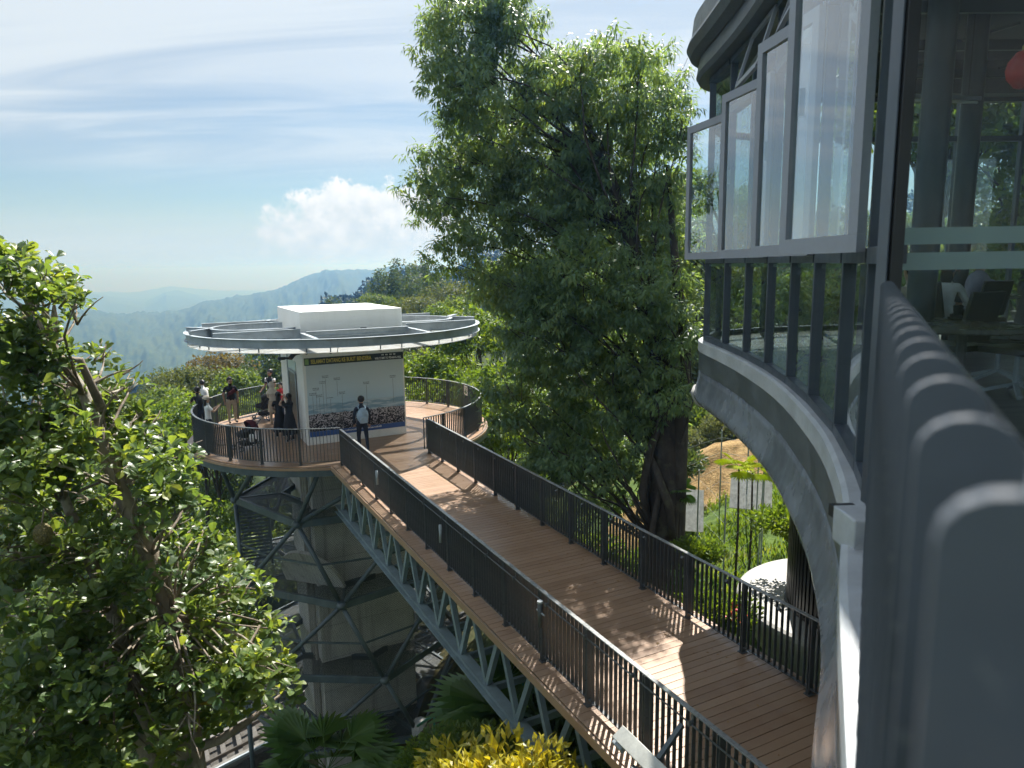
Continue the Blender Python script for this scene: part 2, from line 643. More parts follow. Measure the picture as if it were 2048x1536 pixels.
def _poly(t):
    tr = t.new('ShaderNodeBsdfTransparent')
    t.put(tr.inputs[0], (0.80, 0.82, 0.82))
    b = pbsdf(t, t.mix(t.sstep(t.noise(t.coord('Object'), 3, 5, 0.7), 0.45, 0.7), (0.72, 0.73, 0.72), (0.50, 0.48, 0.44)), 0.35)
    mx = t.new('ShaderNodeMixShader')
    mx.inputs[0].default_value = 0.34
    t.l.new(tr.outputs[0], mx.inputs[1]); t.l.new(b, mx.inputs[2])
    return mx.outputs[0]


M['glassroof'] = mat('canopy_polycarbonate', _poly)


def _frost(t):
    b = pbsdf(t, (0.42, 0.55, 0.53), 0.5)
    tr = t.new('ShaderNodeBsdfTransparent')
    t.put(tr.inputs[0], (0.7, 0.85, 0.82))
    mx = t.new('ShaderNodeMixShader')
    mx.inputs[0].default_value = 0.62
    t.l.new(tr.outputs[0], mx.inputs[1]); t.l.new(b, mx.inputs[2])
    return mx.outputs[0]


M['frost'] = mat('frosted_film', _frost)


def bark(name, c1, c2, c3):
    def f(t):
        co = t.coord('Object')
        n = t.noise(t.mapping(co, scale=(5, 5, 1.4)), 1.0, 6, 0.65)
        p = t.noise(co, 3.2, 5, 0.6)
        c = t.mix(t.sstep(n, 0.3, 0.7), c1, c2)
        c = t.mix(t.math('MULTIPLY', t.sstep(p, 0.55, 0.66), 0.7), c, c3)
        return pbsdf(t, c, 0.85, 0, t.bump(n, 0.6, 0.05))
    return mat(name, f)


M['bark'] = bark('pale_bark', (0.13, 0.10, 0.075), (0.26, 0.22, 0.17), (0.42, 0.40, 0.33))
M['darkbark'] = bark('dark_bark', (0.028, 0.023, 0.018), (0.065, 0.054, 0.042), (0.085, 0.085, 0.055))
M['leaf_jack'] = leaf_mat('jackfruit_leaf', [(0.044, 0.085, 0.038), (0.072, 0.125, 0.046), (0.112, 0.168, 0.050), (0.190, 0.235, 0.060)], 0.46, 0.38, 0.5)
M['leaf_big'] = leaf_mat('tall_tree_leaf', [(0.066, 0.125, 0.085), (0.094, 0.165, 0.096), (0.128, 0.205, 0.096), (0.195, 0.250, 0.086)], 0.46, 0.42, 0.5)
M['leaf_a'] = leaf_mat('forest_leaf_green', [(0.045, 0.085, 0.028), (0.080, 0.130, 0.036), (0.130, 0.180, 0.046)], 0.38, 0.5, 0.3)
M['leaf_b'] = leaf_mat('forest_leaf_dark', [(0.034, 0.062, 0.030), (0.054, 0.090, 0.040), (0.080, 0.118, 0.048)], 0.30, 0.55, 0.3)
M['leaf_c'] = leaf_mat('forest_leaf_olive', [(0.044, 0.068, 0.026), (0.074, 0.098, 0.034), (0.105, 0.122, 0.044)], 0.35, 0.55, 0.3)
M['leaf_red'] = leaf_mat('forest_leaf_russet', [(0.066, 0.066, 0.028), (0.105, 0.088, 0.036), (0.135, 0.104, 0.048)], 0.35, 0.55, 0.3)
M['leaf_lime'] = leaf_mat('forest_leaf_lime', [(0.045, 0.090, 0.016), (0.080, 0.140, 0.022), (0.130, 0.180, 0.030)], 0.45, 0.45, 0.35)
M['leaf_croton'] = leaf_mat('croton_leaf', [(0.10, 0.12, 0.015), (0.24, 0.23, 0.02), (0.42, 0.36, 0.03), (0.34, 0.34, 0.05)], 0.30, 0.4, 0.4)
M['leaf_palm'] = leaf_mat('fan_palm_leaf', [(0.030, 0.080, 0.026), (0.060, 0.125, 0.034), (0.100, 0.170, 0.040)], 0.35, 0.35, 0.5)
M['leaf_bright'] = leaf_mat('bright_palm_leaf', [(0.16, 0.26, 0.03), (0.27, 0.36, 0.04), (0.40, 0.44, 0.06)], 0.4, 0.35, 0.5)


# ------------------------------------------------------------------ foliage generators (numpy)
def unit(a):
    return a / np.maximum(np.linalg.norm(a, axis=-1, keepdims=True), 1e-9)


def leaf_arrays(P, D, N, L, Wd, kind='lance', fold=0.18, droop=0.15):
    """one small folded blade per row; returns verts, tri faces"""
    n = len(P)
    D = unit(D)
    S = unit(np.cross(D, N))
    Nn = unit(np.cross(S, D))
    L = np.asarray(L).reshape(-1, 1) * np.ones((n, 1)); Wd = np.asarray(Wd).reshape(-1, 1) * np.ones((n, 1))
    if kind == 'card':           # 4 verts, 2 tris
        prof = [(0, 0, 0), (0.45, 0.5, fold), (1, 0, -droop), (0.45, -0.5, fold)]
        fc = [(0, 1, 2), (0, 2, 3)]
    elif kind == 'lance':        # 6 verts, 4 tris
        prof = [(0, 0, 0), (0.38, 0.5, fold), (1.0, 0, -droop), (0.38, -0.5, fold), (0.5, 0, 0.02)]
        fc = [(0, 1, 4), (4, 1, 2), (0, 4, 3), (4, 2, 3)]
    else:                        # obovate
        prof = [(0, 0, 0), (0.35, 0.30, fold * .6), (0.68, 0.5, fold), (0.90, 0.30, fold * .5 - droop * .6), (1.0, 0, -droop),
                (0.90, -0.30, fold * .5 - droop * .6), (0.68, -0.5, fold), (0.35, -0.30, fold * .6), (0.35, 0, 0.02), (0.70, 0, 0.0)]
        fc = [(0, 1, 8), (8, 1, 2), (8, 2, 9), (9, 2, 3), (9, 3, 4), (0, 8, 7), (8, 6, 7), (8, 9, 6), (9, 5, 6), (9, 4, 5)]
    k = len(prof)
    vs = np.empty((n, k, 3))
    for i, (a, b, c) in enumerate(prof):
        vs[:, i] = P + D * L * a + S * Wd * b + Nn * (Wd if abs(b) > 0 else L) * c
    f = np.array(fc)[None] + (np.arange(n) * k)[:, None, None]
    return vs.reshape(-1, 3), f.reshape(-1, 3)


def sph(n, r=rng):
    v = r.normal(size=(n, 3))
    return unit(v)


def crown_points(lobes, n, r=rng, shell=0.55):
    """points spread through the outer part of lobes (c, radii), plus outward direction"""
    w = np.array([a[1][0] * a[1][1] + a[1][0] * a[1][2] for a in lobes]); w = w / w.sum()
    idx = r.choice(len(lobes), n, p=w)
    c = np.array([a[0] for a in lobes])[idx]
    rad = np.array([a[1] for a in lobes])[idx]
    d = sph(n, r)
    t = shell + (1 - shell) * r.random((n, 1)) ** 0.6
    return c + d * rad * t, d


# ------------------------------------------------------------------ frames
BA = math.radians(26.9)
UV = Vector((-math.sin(BA), math.cos(BA), 0))     # along the bridge, towards the lift
NV = Vector((math.cos(BA), math.sin(BA), 0))      # across, to the right


def B(n, u, z=0.0):
    return NV * n + UV * u + Vector((0, 0, z))


CEN = Vector((-6.11, 25.29, 0))                   # lift deck centre
PX = lambda x, y, dist: Vector((0, 0, CAMZ)) + pix_ray(x, y) * dist


def PZ(x, y, z):
    d = pix_ray(x, y)
    return Vector((0, 0, CAMZ)) + d * ((z - CAMZ) / d.z)


# ------------------------------------------------------------------ ground: one sheet out to the far hills
CTRL = np.array([
    (1.0, 8.0, -3.6), (-0.5, 5.5, -3.6), (3.2, 8.5, -3.2), (5.5, 8.0, -3.0), (3.0, 13.0, -2.7), (6.5, 15.0, -2.0), (6.2, 19.0, -2.0), (4.0, 17.4, -3.3),
    (8.0, 25.0, -1.7), (11, 33, -1.0), (16, 28, 0.0), (18, 18, -1.0), (14, 8, -2.0), (2.5, 21.0, -4.6), (0.0, 20.0, -7.0), (0.5, 15.0, -4.8),
    (-1.2, 12.0, -6.2), (-2.5, 21.0, -9.0), (-5.0, 21.0, -11.8), (-8, 24, -12.6), (-6, 30, -12.8), (0, 31, -8.5), (3, 33, -5.0),
    (-12, 26, -15.5), (-8, 15, -13.0), (-4.5, 13, -10.5), (-2.8, 9.0, -7.4), (-6, 8, -10.0), (-12, 12, -15.0), (-20, 20, -22),
    (-4, 0, -8.0), (-10, 0, -13), (0, -4, -3.5), (10, 0, -2.0), (10, -12, -2), (-10, -12, -12), (-18, 34, -20), (-6, 40, -15), (2, 42, -8),
    (10, 45, 0.5), (20, 45, 5), (30, 30, 4), (30, 10, 2), (-25, 0, -24), (-25, 40, -26), (-14, 48, -21),
], dtype=float)


def _tps(c):
    n = len(c)
    d = np.linalg.norm(c[:, None, :2] - c[None, :, :2], axis=2)
    K = np.where(d > 0, d * d * np.log(np.maximum(d, 1e-9)), 0) + np.eye(n) * 0.8
    Pm = np.c_[np.ones(n), c[:, :2]]
    A = np.block([[K, Pm], [Pm.T, np.zeros((3, 3))]])
    return np.linalg.solve(A, np.r_[c[:, 2], 0, 0, 0])


_W = _tps(CTRL)


def near_z(x, y):
    sh = x.shape
    x = x.ravel(); y = y.ravel()
    d = np.hypot(x[:, None] - CTRL[None, :, 0], y[:, None] - CTRL[None, :, 1])
    K = np.where(d > 1e-9, d * d * np.log(np.maximum(d, 1e-9)), 0)
    z = K @ _W[:-3] + _W[-3] + _W[-2] * x + _W[-1] * y
    return z.reshape(sh)


def vnoise(x, y, seed=0):
    """smooth value noise"""
    xi = np.floor(x).astype(np.int64); yi = np.floor(y).astype(np.int64)
    fx = x - xi; fy = y - yi
    fx = fx * fx * (3 - 2 * fx); fy = fy * fy * (3 - 2 * fy)

    def h(a, b):
        k = (a * 374761393 + b * 668265263 + seed * 1442695041) & 0x7fffffff
        k = ((k ^ (k >> 13)) * 1274126177) & 0x7fffffff
        return ((k ^ (k >> 16)) & 0xffff) / 65535.0
    return (h(xi, yi) * (1 - fx) + h(xi + 1, yi) * fx) * (1 - fy) + (h(xi, yi + 1) * (1 - fx) + h(xi + 1, yi + 1) * fx) * fy


def fbm(x, y, o=4, seed=0):
    s = 0; a = 0.5
    for i in range(o):
        s = s + a * vnoise(x, y, seed + i); x = x * 2.03 + 7.1; y = y * 2.03 + 3.3; a *= 0.5
    return s


def _crest(px, py, R):
    """crest heights (metres, absolute) by azimuth for skyline picture points at range R"""
    az, hh = [], []
    for x, y in zip(px, py):
        d = pix_ray(x, y)
        az.append(math.atan2(d.x, d.y)); hh.append(CAMZ + R * d.z / math.hypot(d.x, d.y))
    return np.array(az), np.array(hh)


RIDGES = [
    # range, inner width, outer width, skyline points, tree allowance, bumps
    (95, 42, 60, [(-700, 900), (0, 800), (250, 770), (400, 728), (520, 690), (620, 640), (700, 610), (800, 575), (900, 560), (1050, 500), (1250, 420), (1400, 370), (1700, 330), (2100, 350), (3200, 420)], 9.0, 2.0),
    (330, 140, 150, [(-700, 1000), (0, 860), (300, 790), (450, 735), (560, 700), (640, 612), (700, 584), (760, 566), (830, 548), (900, 542), (1100, 500), (1400, 440), (2100, 400), (3200, 450)], 10.0, 9.0),
    (1900, 760, 800, [(-1500, 700), (-300, 660), (60, 640), (170, 622), (215, 628), (300, 638), (350, 628), (400, 612), (440, 604), (500, 592), (560, 573), (610, 554), (650, 542), (700, 538), (760, 536), (830, 533), (900, 545), (1200, 560), (2200, 560), (4000, 560)], 0.0, 13.0),
    (5200, 1500, 1400, [(-1500, 600), (0, 590), (170, 586), (240, 597), (290, 606), (330, 585), (390, 592), (450, 600), (540, 606), (700, 585), (1200, 590), (4000, 590)], 0.0, 30.0),
    (7600, 1200, 1000, [(-1500, 570), (100, 580), (260, 588), (340, 574), (420, 580), (600, 590), (1200, 585), (4000, 580)], 0.0, 30.0),
]
for _i, _r in enumerate(RIDGES):
    _a, _h = _crest([p[0] for p in _r[3]], [p[1] for p in _r[3]], _r[0])
    RIDGES[_i] = (_r[0], _r[1], _r[2], _a, _h - _r[4], _r[5])


def ground_z(x, y):
    x = np.asarray(x, float); y = np.asarray(y, float)
    r = np.hypot(x, y)
    az = np.arctan2(x, y)
    nz = near_z(np.clip(x, -32, 34), np.clip(y, -14, 48)) + (fbm(x * 0.5, y * 0.5, 3, 5) - 0.45) * 0.5
    t = np.clip((r - 34) / 30, 0, 1); t = t * t * (3 - 2 * t)
    base = np.interp(r, [0, 60, 150, 330, 1000, 2600, 4000, 9500], [-16, -20, -40, -75, -170, -210, -230, -240])
    far = base.copy()
    for k, (R, wi, wo, a, h, bmp) in enumerate(RIDGES):
        c = np.interp(az, a, h)
        w = np.where(r < R, wi, wo)
        c = c + (fbm(az * 26 + k * 9, r / (R * .25), 4, 31 + k) - 0.47) * bmp * 1.6
        far = np.maximum(far, base + (c - base) * np.exp(-((r - R) / w) ** 2))
    # canopy roughness on the far woods
    amp = np.interp(r, [150, 300, 700, 1500, 9000], [0, 1.5, 3.5, 5.0, 7.0])
    far = far + (vnoise(x / 7.3, y / 7.3, 3) + 0.6 * vnoise(x / 2.9, y / 2.9, 4) - 0.8) * amp
    # gullies
    far = far + (fbm(az * 30, r / 420, 4, 77) - 0.47) * np.interp(r, [120, 600, 2000, 9000], [0, 28, 70, 120])* np.interp(r, [120, 1500, 1750, 1900, 2100, 9000], [1, 1, .35, .05, 1, .3])
    return nz * (1 - t) + far * t


def gz(x, y):
    return float(ground_z(np.array([x]), np.array([y]))[0])


def _ground_mat(t):
    g = t.new('ShaderNodeNewGeometry')
    pos = g.outputs['Position']
    px, py, pz = t.sep(pos)
    rr = t.vmath('LENGTH', pos)
    n1 = t.noise(pos, 0.35, 6, 0.62)
    n2 = t.noise(pos, 3.1, 6, 0.65)
    n3 = t.noise(pos, 0.02, 7, 0.62)
    grass = t.mix(t.sstep(n2, 0.3, 0.7), (0.040, 0.072, 0.018), (0.095, 0.145, 0.034))
    dry = t.mix(t.sstep(n2, 0.3, 0.7), (0.085, 0.060, 0.028), (0.190, 0.135, 0.060))
    near = t.mix(t.sstep(n1, 0.56, 0.66, 0.0, 0.7), grass, dry)
    litter = t.mix(t.sstep(n2, 0.35, 0.7), (0.030, 0.036, 0.014), (0.085, 0.072, 0.036))
    low = t.sstep(t.math('ADD', pz, t.math('MULTIPLY', n1, 4.0)), -8.5, -3.0)
    near = t.mix(low, litter, near)
    leafy = t.voro(t.mapping(pos, scale=(0.11, 0.11, 0.11)), 1.0, 'F1', 0)
    wood = t.mix(t.sstep(n3, 0.35, 0.65), (0.014, 0.030, 0.014), (0.038, 0.056, 0.022))
    wood = t.mix(t.sstep(leafy, 0.2, 0.75), t.mix(0.5, wood, (0.075, 0.10, 0.035)), wood)
    c = t.mix(t.sstep(rr, 36, 60), near, wood)
    return pbsdf(t, c, 0.95, 0, t.bump(t.math('ADD', n2, leafy), 0.5, 0.15), 0.15)


M['ground'] = mat('hillside_ground', _ground_mat)


def build_ground():
    a_front = np.linspace(math.radians(-44), math.radians(46), 900)
    a_back = np.linspace(math.radians(46), math.radians(316), 150)[1:-1]
    az = np.concatenate([a_front, a_back])
    r = np.concatenate([[0.0], np.linspace(0.6, 60, 120), 60 * (9000 / 60) ** (np.arange(1, 231) / 230.0)])
    A, R_ = np.meshgrid(az, r[1:])
    X = R_ * np.sin(A); Y = R_ * np.cos(A)
    Z = ground_z(X, Y)
    n = len(az)
    vs = np.concatenate([[[0, 0, gz(0, 0)]], np.stack([X, Y, Z], -1).reshape(-1, 3)])
    m_ = len(r) - 1
    i, j = np.meshgrid(np.arange(m_ - 1), np.arange(n), indexing='ij')
    j2 = (j + 1) % n
    q = np.stack([1 + i * n + j, 1 + (i + 1) * n + j, 1 + (i + 1) * n + j2, 1 + i * n + j2], -1).reshape(-1, 4)
    tri = np.stack([np.zeros(n, int), 1 + np.arange(n), 1 + (np.arange(n) + 1) % n], -1)
    f3 = np.concatenate([q[:, [0, 2, 1]], q[:, [0, 3, 2]], tri[:, [0, 2, 1]]])
    me = np_mesh('ground', vs, f3, True)
    o = link('ground', me, M['ground'])
    tag(o, 'wooded hillside falling away below the deck and rising to hazy ridges', 'ground', kind='structure')
    return float(Z.min())


GMIN = build_ground()

# air: pale haze that turns the far ridges blue
HAZE_DENSITY = 0.00072


def build_haze():
    def f(t):
        v = t.new('ShaderNodeVolumePrincipled')
        t.put(v.inputs['Color'], (0.21, 0.48, 1.0))
        t.put(v.inputs['Absorption Color'], (0.85, 0.90, 1.0))
        v.inputs['Density'].default_value = HAZE_DENSITY
        v.inputs['Anisotropy'].default_value = 0.74
        return v.outputs[0]
    m_ = bpy.data.materials.new('haze_air')
    m_.use_nodes = True
    t = NT(m_.node_tree)
    t.n.clear()
    out = t.new('ShaderNodeOutputMaterial')
    t.l.new(f(t), out.inputs['Volume'])
    b = MB().cube(-9100, 9100, -9100, 9100, GMIN - 1.5, 34)
    o = b.build('haze', m_)
    o.display_type = 'WIRE'
    tag(o, 'thin pale haze in the air over the valley', 'haze', kind='stuff')


build_haze()


# ------------------------------------------------------------------ footbridge
N0, N1 = 4.70, 7.40           # railing lines
U0, U1 = 2.4, 20.45           # near end, lift-deck end
SPLIT_Z = 0.0
bridge = thing('footbridge', B(6.05, 12, 0), 'straight steel truss footbridge with brown plank deck leading to the round lift deck', 'footbridge')


def frame_m(n, u, z, ang=0.0):
    """matrix: local x across the bridge, y along it"""
    Mx = Matrix((NV, UV, Vector((0, 0, 1)))).transposed().to_4x4()
    Mx.translation = B(n, u, z)
    return Mx @ Matrix.Rotation(ang, 4, 'Z')


pk = MB().cube(-1.585, 1.585, -0.0665, 0.0665, -0.03, 0.0).mesh('plank', bevel=0.004)
pk.materials.append(M['wood'])
u = U0
while u < U1 - 0.07:
    inst('plank', pk, frame_m(6.02 + random.uniform(-.004, .004), u, random.uniform(-0.002, 0.001), random.uniform(-.0006, .0006)), bridge)
    u += 0.14
# boards along the plank ends, top chords, bottom chords, webs
for n, s in ((4.40, -1), (7.64, 1)):
    mb = MB()
    mb.bar(B(n, U0, -0.075), B(n, U1, -0.075), 0.03, 0.13)
    mb.build('edge_board', M['wood'], bridge)
for n in (4.74, 7.32):
    MB().bar(B(n, U0, -0.30), B(n, U1, -0.30), 0.13, 0.26).build('top_chord', M['truss'], bridge, bevel=0.006)
    mb = MB()
    mb.bar(B(n, U0 + .3, -1.52), B(n, U1 + .9, -1.52), 0.20, 0.02)
    mb.bar(B(n, U0 + .3, -1.62), B(n, U1 + .9, -1.62), 0.022, 0.18)
    mb.bar(B(n, U0 + .3, -1.72), B(n, U1 + .9, -1.72), 0.20, 0.02)
    mb.build('bottom_chord', M['truss'], bridge)
    k = 0
    uu = 3.0
    while uu < U1 + 0.2:
        a, t_, b_ = B(n, uu - 0.56, -1.50), B(n, uu, -0.42), B(n, uu + 0.56, -1.50)
        MB().bar(a, t_ - UV * .05, 0.10, 0.085, NV).build('web_member', M['truss'], bridge)
        MB().bar(b_, t_ + UV * .05, 0.10, 0.085, NV).build('web_member', M['truss'], bridge)
        uu += 1.15
uu = 3.0
while uu < U1:
    MB().bar(B(4.80, uu, -0.33), B(7.26, uu, -0.33), 0.08, 0.16).build('cross_beam', M['truss'], bridge)
    MB().bar(B(4.84, uu + .56, -1.62), B(7.22, uu + .56, -1.62), 0.07, 0.12).build('cross_beam', M['truss'], bridge)
    uu += 1.15

# ---- railings: upright flat fins set across the run, posts, cap and bottom rail
fin = MB().cube(-0.024, 0.024, -0.005, 0.005, 0.09, 1.075).mesh('baluster')
fin.materials.append(M['rail'])
pst = MB()
pst.cube(-0.042, 0.042, -0.022, -0.010, -0.03, 1.078)
pst.cube(-0.042, 0.042, 0.010, 0.022, -0.03, 1.078)
pst.cube(-0.055, 0.055, -0.05, 0.05, 0.002, 0.012)
pst.cube(-0.030, 0.030, -0.010, 0.010, 0.0, 0.10)
pst = pst.mesh('post')
pst.materials.append(M['rail'])


def straight_rail(n, ua, ub, label):
    r = thing('railing', B(n, (ua + ub) / 2, 0), label, 'railing', 'railings of the bridge and deck')
    k = 0
    u = ua
    nb = int(round((ub - ua) / 0.1))
    for i in range(nb + 1):
        u = ua + (ub - ua) * i / nb
        me, nm = (pst, 'post') if i % 12 == 0 or i == nb else (fin, 'baluster')
        inst(nm, me, frame_m(n, u, 0, random.uniform(-.02, .02)), r)
    MB().bar(B(n, ua, 1.086), B(n, ub, 1.086), 0.062, 0.016).build('top_rail', M['railtop'], r, bevel=0.004)
    MB().bar(B(n, ua, 0.095), B(n, ub, 0.095), 0.050, 0.010).build('bottom_rail', M['rail'], r)
    return r


railL = straight_rail(N0, U0, 20.30, 'long dark steel railing along the near left side of the plank bridge')
railR = straight_rail(N1, U0 + 1.2, 20.30, 'long dark steel railing on the far right side of the plank bridge')
# conduit and clip lamps slung under the left cap rail on the outside
MB().tube([B(N0 - 0.05, U0, 0.97), B(N0 - 0.05, 20.1, 0.97)], 0.010, 6).build('conduit', M['rail'], railL)
u = 4.2
while u < 20:
    mb = MB()
    mb.tube([B(N0 - 0.08, u, 0.975), B(N0 - 0.02, u, 0.975)], 0.028, 10)
    mb.cube(0, 0, 0, 0, 0, 0)
    mb.bar(B(N0 - .02, u, 0.975), B(N0 - .02, u, 1.07), 0.03, 0.012, NV)
    mb.build('clip', M['rail'], railL)
    mb = MB()
    mb.tube([B(N1 - 0.03, u + .35, 0.99), B(N1 + 0.03, u + .35, 0.93)], 0.025, 8)
    mb.build('clip', M['rail'], railR)
    u += 1.0

# ------------------------------------------------------------------ round lift deck
RD = 4.96
deck = thing('viewing_deck', CEN, 'round brown plank viewing deck carried on the lift tower', 'deck')
v0 = -RD - 0.16
R2 = RD + 0.20
cn, cu = CEN.dot(NV), CEN.dot(UV)
k = 0
while v0 < R2:
    v1 = v0 + 0.134
    w0 = math.sqrt(max(0, R2 * R2 - max(abs(v0), abs(v1)) ** 2))
    if w0 > 0.2:
        # planks run across the bridge direction; bridge end butts against them
        pts = [(cn - math.sqrt(max(0, R2 ** 2 - v0 ** 2)), cu + v0), (cn + math.sqrt(max(0, R2 ** 2 - v0 ** 2)), cu + v0),
               (cn + math.sqrt(max(0, R2 ** 2 - v1 ** 2)), cu + v1), (cn - math.sqrt(max(0, R2 ** 2 - v1 ** 2)), cu + v1)]
        pts = [B(p[0], p[1]) for p in pts]
        MB().prism([(p.x, p.y) for p in pts], -0.03, 0.0).build('plank', M['wood'], deck)
    v0 += 0.14
arcpath = [(CEN.x + (RD + .17) * math.cos(t), CEN.y + (RD + .17) * math.sin(t)) for t in [2 * math.pi * i / 96 for i in range(96)]]
mb = MB()
mb.sweep(arcpath, [(0.0, -0.034), (-0.05, -0.034), (-0.05, -0.30), (0.0, -0.30)], True)
mb.build('edge_beam', M['frame'], deck)
mb = MB()
mb.sweep(arcpath, [(-0.052, -0.035), (-0.075, -0.035), (-0.075, -0.11), (-0.052, -0.11)], True)
mb.build('edge_board', M['wood'], deck)
mb = MB()
for i in range(-4, 5):
    vv = i * 1.05
    w = math.sqrt(RD * RD - vv * vv)
    mb.bar(B(cn - w, cu + vv, -0.19), B(cn + w, cu + vv, -0.19), 0.10, 0.20)
mb.build('floor_beam', M['frame'], deck)

# deck railing: arc from the left bridge rail right round to the right bridge rail
tl = math.atan2((B(N0, 20.30) - CEN).y, (B(N0, 20.30) - CEN).x)
tr = math.atan2((B(N1, 20.30) - CEN).y, (B(N1, 20.30) - CEN).x)
# go clockwise from left junction round the back to the right junction
tl_ = tl if tl < 0 else tl - 2 * math.pi
span = 2 * math.pi - ((tr - tl_) % (2 * math.pi))
railD = thing('railing', CEN, 'dark steel railing curving round the rim of the lift deck', 'railing', 'railings of the bridge and deck')
nb = 284
arc = []
for i in range(nb + 1):
    t = tl_ - span * i / nb
    p = CEN + Vector((math.cos(t), math.sin(t), 0)) * RD
    arc.append((p.x, p.y))
    me, nm = (pst, 'post') if i % 12 == 0 else (fin, 'baluster')
    inst(nm, me, Matrix.Translation(p) @ Matrix.Rotation(t, 4, 'Z'), railD)
MB().sweep(arc, [(-0.031, 1.078), (0.031, 1.078), (0.031, 1.094), (-0.031, 1.094)]).build('top_rail', M['railtop'], railD)
MB().sweep(arc, [(-0.025, 0.09), (0.025, 0.09), (0.025, 0.10), (-0.025, 0.10)]).build('bottom_rail', M['rail'], railD)
# white notice on the rail
i = 205
t = tl_ - span * 218 / nb
e = Vector((math.cos(t), math.sin(t), 0)); tt = Vector((-e.y, e.x, 0))
nt = thing('notice', CEN + e * (RD - 0.05) + Vector((0, 0, .78)), 'small white paper notice fixed to the curved deck railing at right', 'notice')
MB().box(CEN + e * (RD - 0.045) + Vector((0, 0, 0.86)), e * 0.006, tt * 0.15, (0, 0, 0.19)).build('board', simple('notice_white', (0.7, 0.7, 0.69), 0.5), nt)
mb = MB()
for k in range(5):
    mb.box(CEN + e * (RD - 0.053) + Vector((0, 0, 0.98 - k * .055)), e * 0.001, tt * (0.11 - .02 * (k % 2)), (0, 0, 0.008))
mb.build('print_line', M['black'], nt)


# ------------------------------------------------------------------ lift house on the deck
HN0, HN1, HU0, HU1, HH = 4.29, 7.66, 23.22, 27.42, 4.34
house = thing('lift_house', B((HN0 + HN1) / 2, (HU0 + HU1) / 2, 0), 'white box-shaped lift house with printed mural under a round steel canopy', 'lift house')


def nbox(mb, n0, n1, u0, u1, z0, z1):
    return mb.box(B((n0 + n1) / 2, (u0 + u1) / 2, (z0 + z1) / 2), NV * (n1 - n0) / 2, UV * (u1 - u0) / 2, (0, 0, (z1 - z0) / 2))


nbox(MB(), HN0, HN1, HU0, HU1, 0.002, HH).build('wall', M['white'], house, bevel=0.015)


def _mural(t):
    x, y, z = t.sep(t.coord('UV'))      # x across, y up, metres
    co = t.comb(x, y, 0.0)
    skyc = t.ramp(t.math('DIVIDE', y, 2.3), [(0.0, (0.52, 0.68, 0.80)), (0.35, (0.44, 0.60, 0.71)), (0.6, (0.56, 0.66, 0.72)), (1.0, (0.52, 0.58, 0.61))])
    skyc = t.mix(t.math('MULTIPLY', t.sstep(t.noise(t.mapping(co, scale=(0.8, 2.5, 1)), 1.3, 5, 0.6), 0.5, 0.75), 0.25), skyc, (0.55, 0.62, 0.66))
    seaN = t.noise(t.mapping(co, scale=(1.2, 7, 1)), 1.2, 6, 0.65)
    edge = t.math('ADD', 0.93, t.math('MULTIPLY', t.math('SUBTRACT', seaN, 0.5), 0.25))
    sea = t.mix(t.sstep(seaN, 0.42, 0.6), (0.22, 0.35, 0.46), (0.48, 0.58, 0.65))
    c = t.mix(t.sstep(y, t.math('SUBTRACT', edge, 0.06), edge), sea, skyc)
    vv = t.voro(t.mapping(co, scale=(1, 1.5, 1)), 34, 'F1', 1)
    r_, g_, b_ = t.sep(vv)
    v2 = t.voro(t.mapping(co, scale=(1, 1.3, 1)), 9, 'F1', 1)
    q, _, _ = t.sep(v2)
    dens = t.sstep(y, 0.06, 0.45, 0.22, 0.52)
    blk = t.mix(t.math('LESS_THAN', r_, t.math('MULTIPLY', dens, t.math('ADD', 0.6, t.math('MULTIPLY', q, 0.6)))), (0.010, 0.010, 0.016), (0.46, 0.43, 0.46))
    topn = t.math('ADD', 0.47, t.math('MULTIPLY', t.noise(t.comb(t.math('MULTIPLY', x, 3), 0.0, 0.0), 1.6, 4, 0.6), 0.20))
    c = t.mix(t.math('LESS_THAN', y, topn), c, blk)
    return pbsdf(t, c, 0.45)


M['mural'] = mat('printed_mural', _mural)


def panel_uv(name, material, p0, ex, ey, w, h, thick, parent, nrm):
    """thin board with a metric UV map; p0 lower left corner of the face"""
    off = OFF[parent.name]
    p0 = Vector(p0)
    ex, ey, nrm = Vector(ex), Vector(ey), Vector(nrm)
    f = [p0, p0 + ex * w, p0 + ex * w + ey * h, p0 + ey * h]
    b = [q - nrm * thick for q in f]
    me = bpy.data.meshes.new(name)
    me.from_pydata([tuple(q - off) for q in f + b], [], [(0, 1, 2, 3), (7, 6, 5, 4), (0, 4, 5, 1), (1, 5, 6, 2), (2, 6, 7, 3), (3, 7, 4, 0)])
    uvl = me.uv_layers.new(name='UVMap')
    uvs = [(0, 0), (w, 0), (w, h), (0, h)] * 2
    for lp in me.loops:
        uvl.data[lp.index].uv = uvs[lp.vertex_index]
    return link(name, me, material, parent)


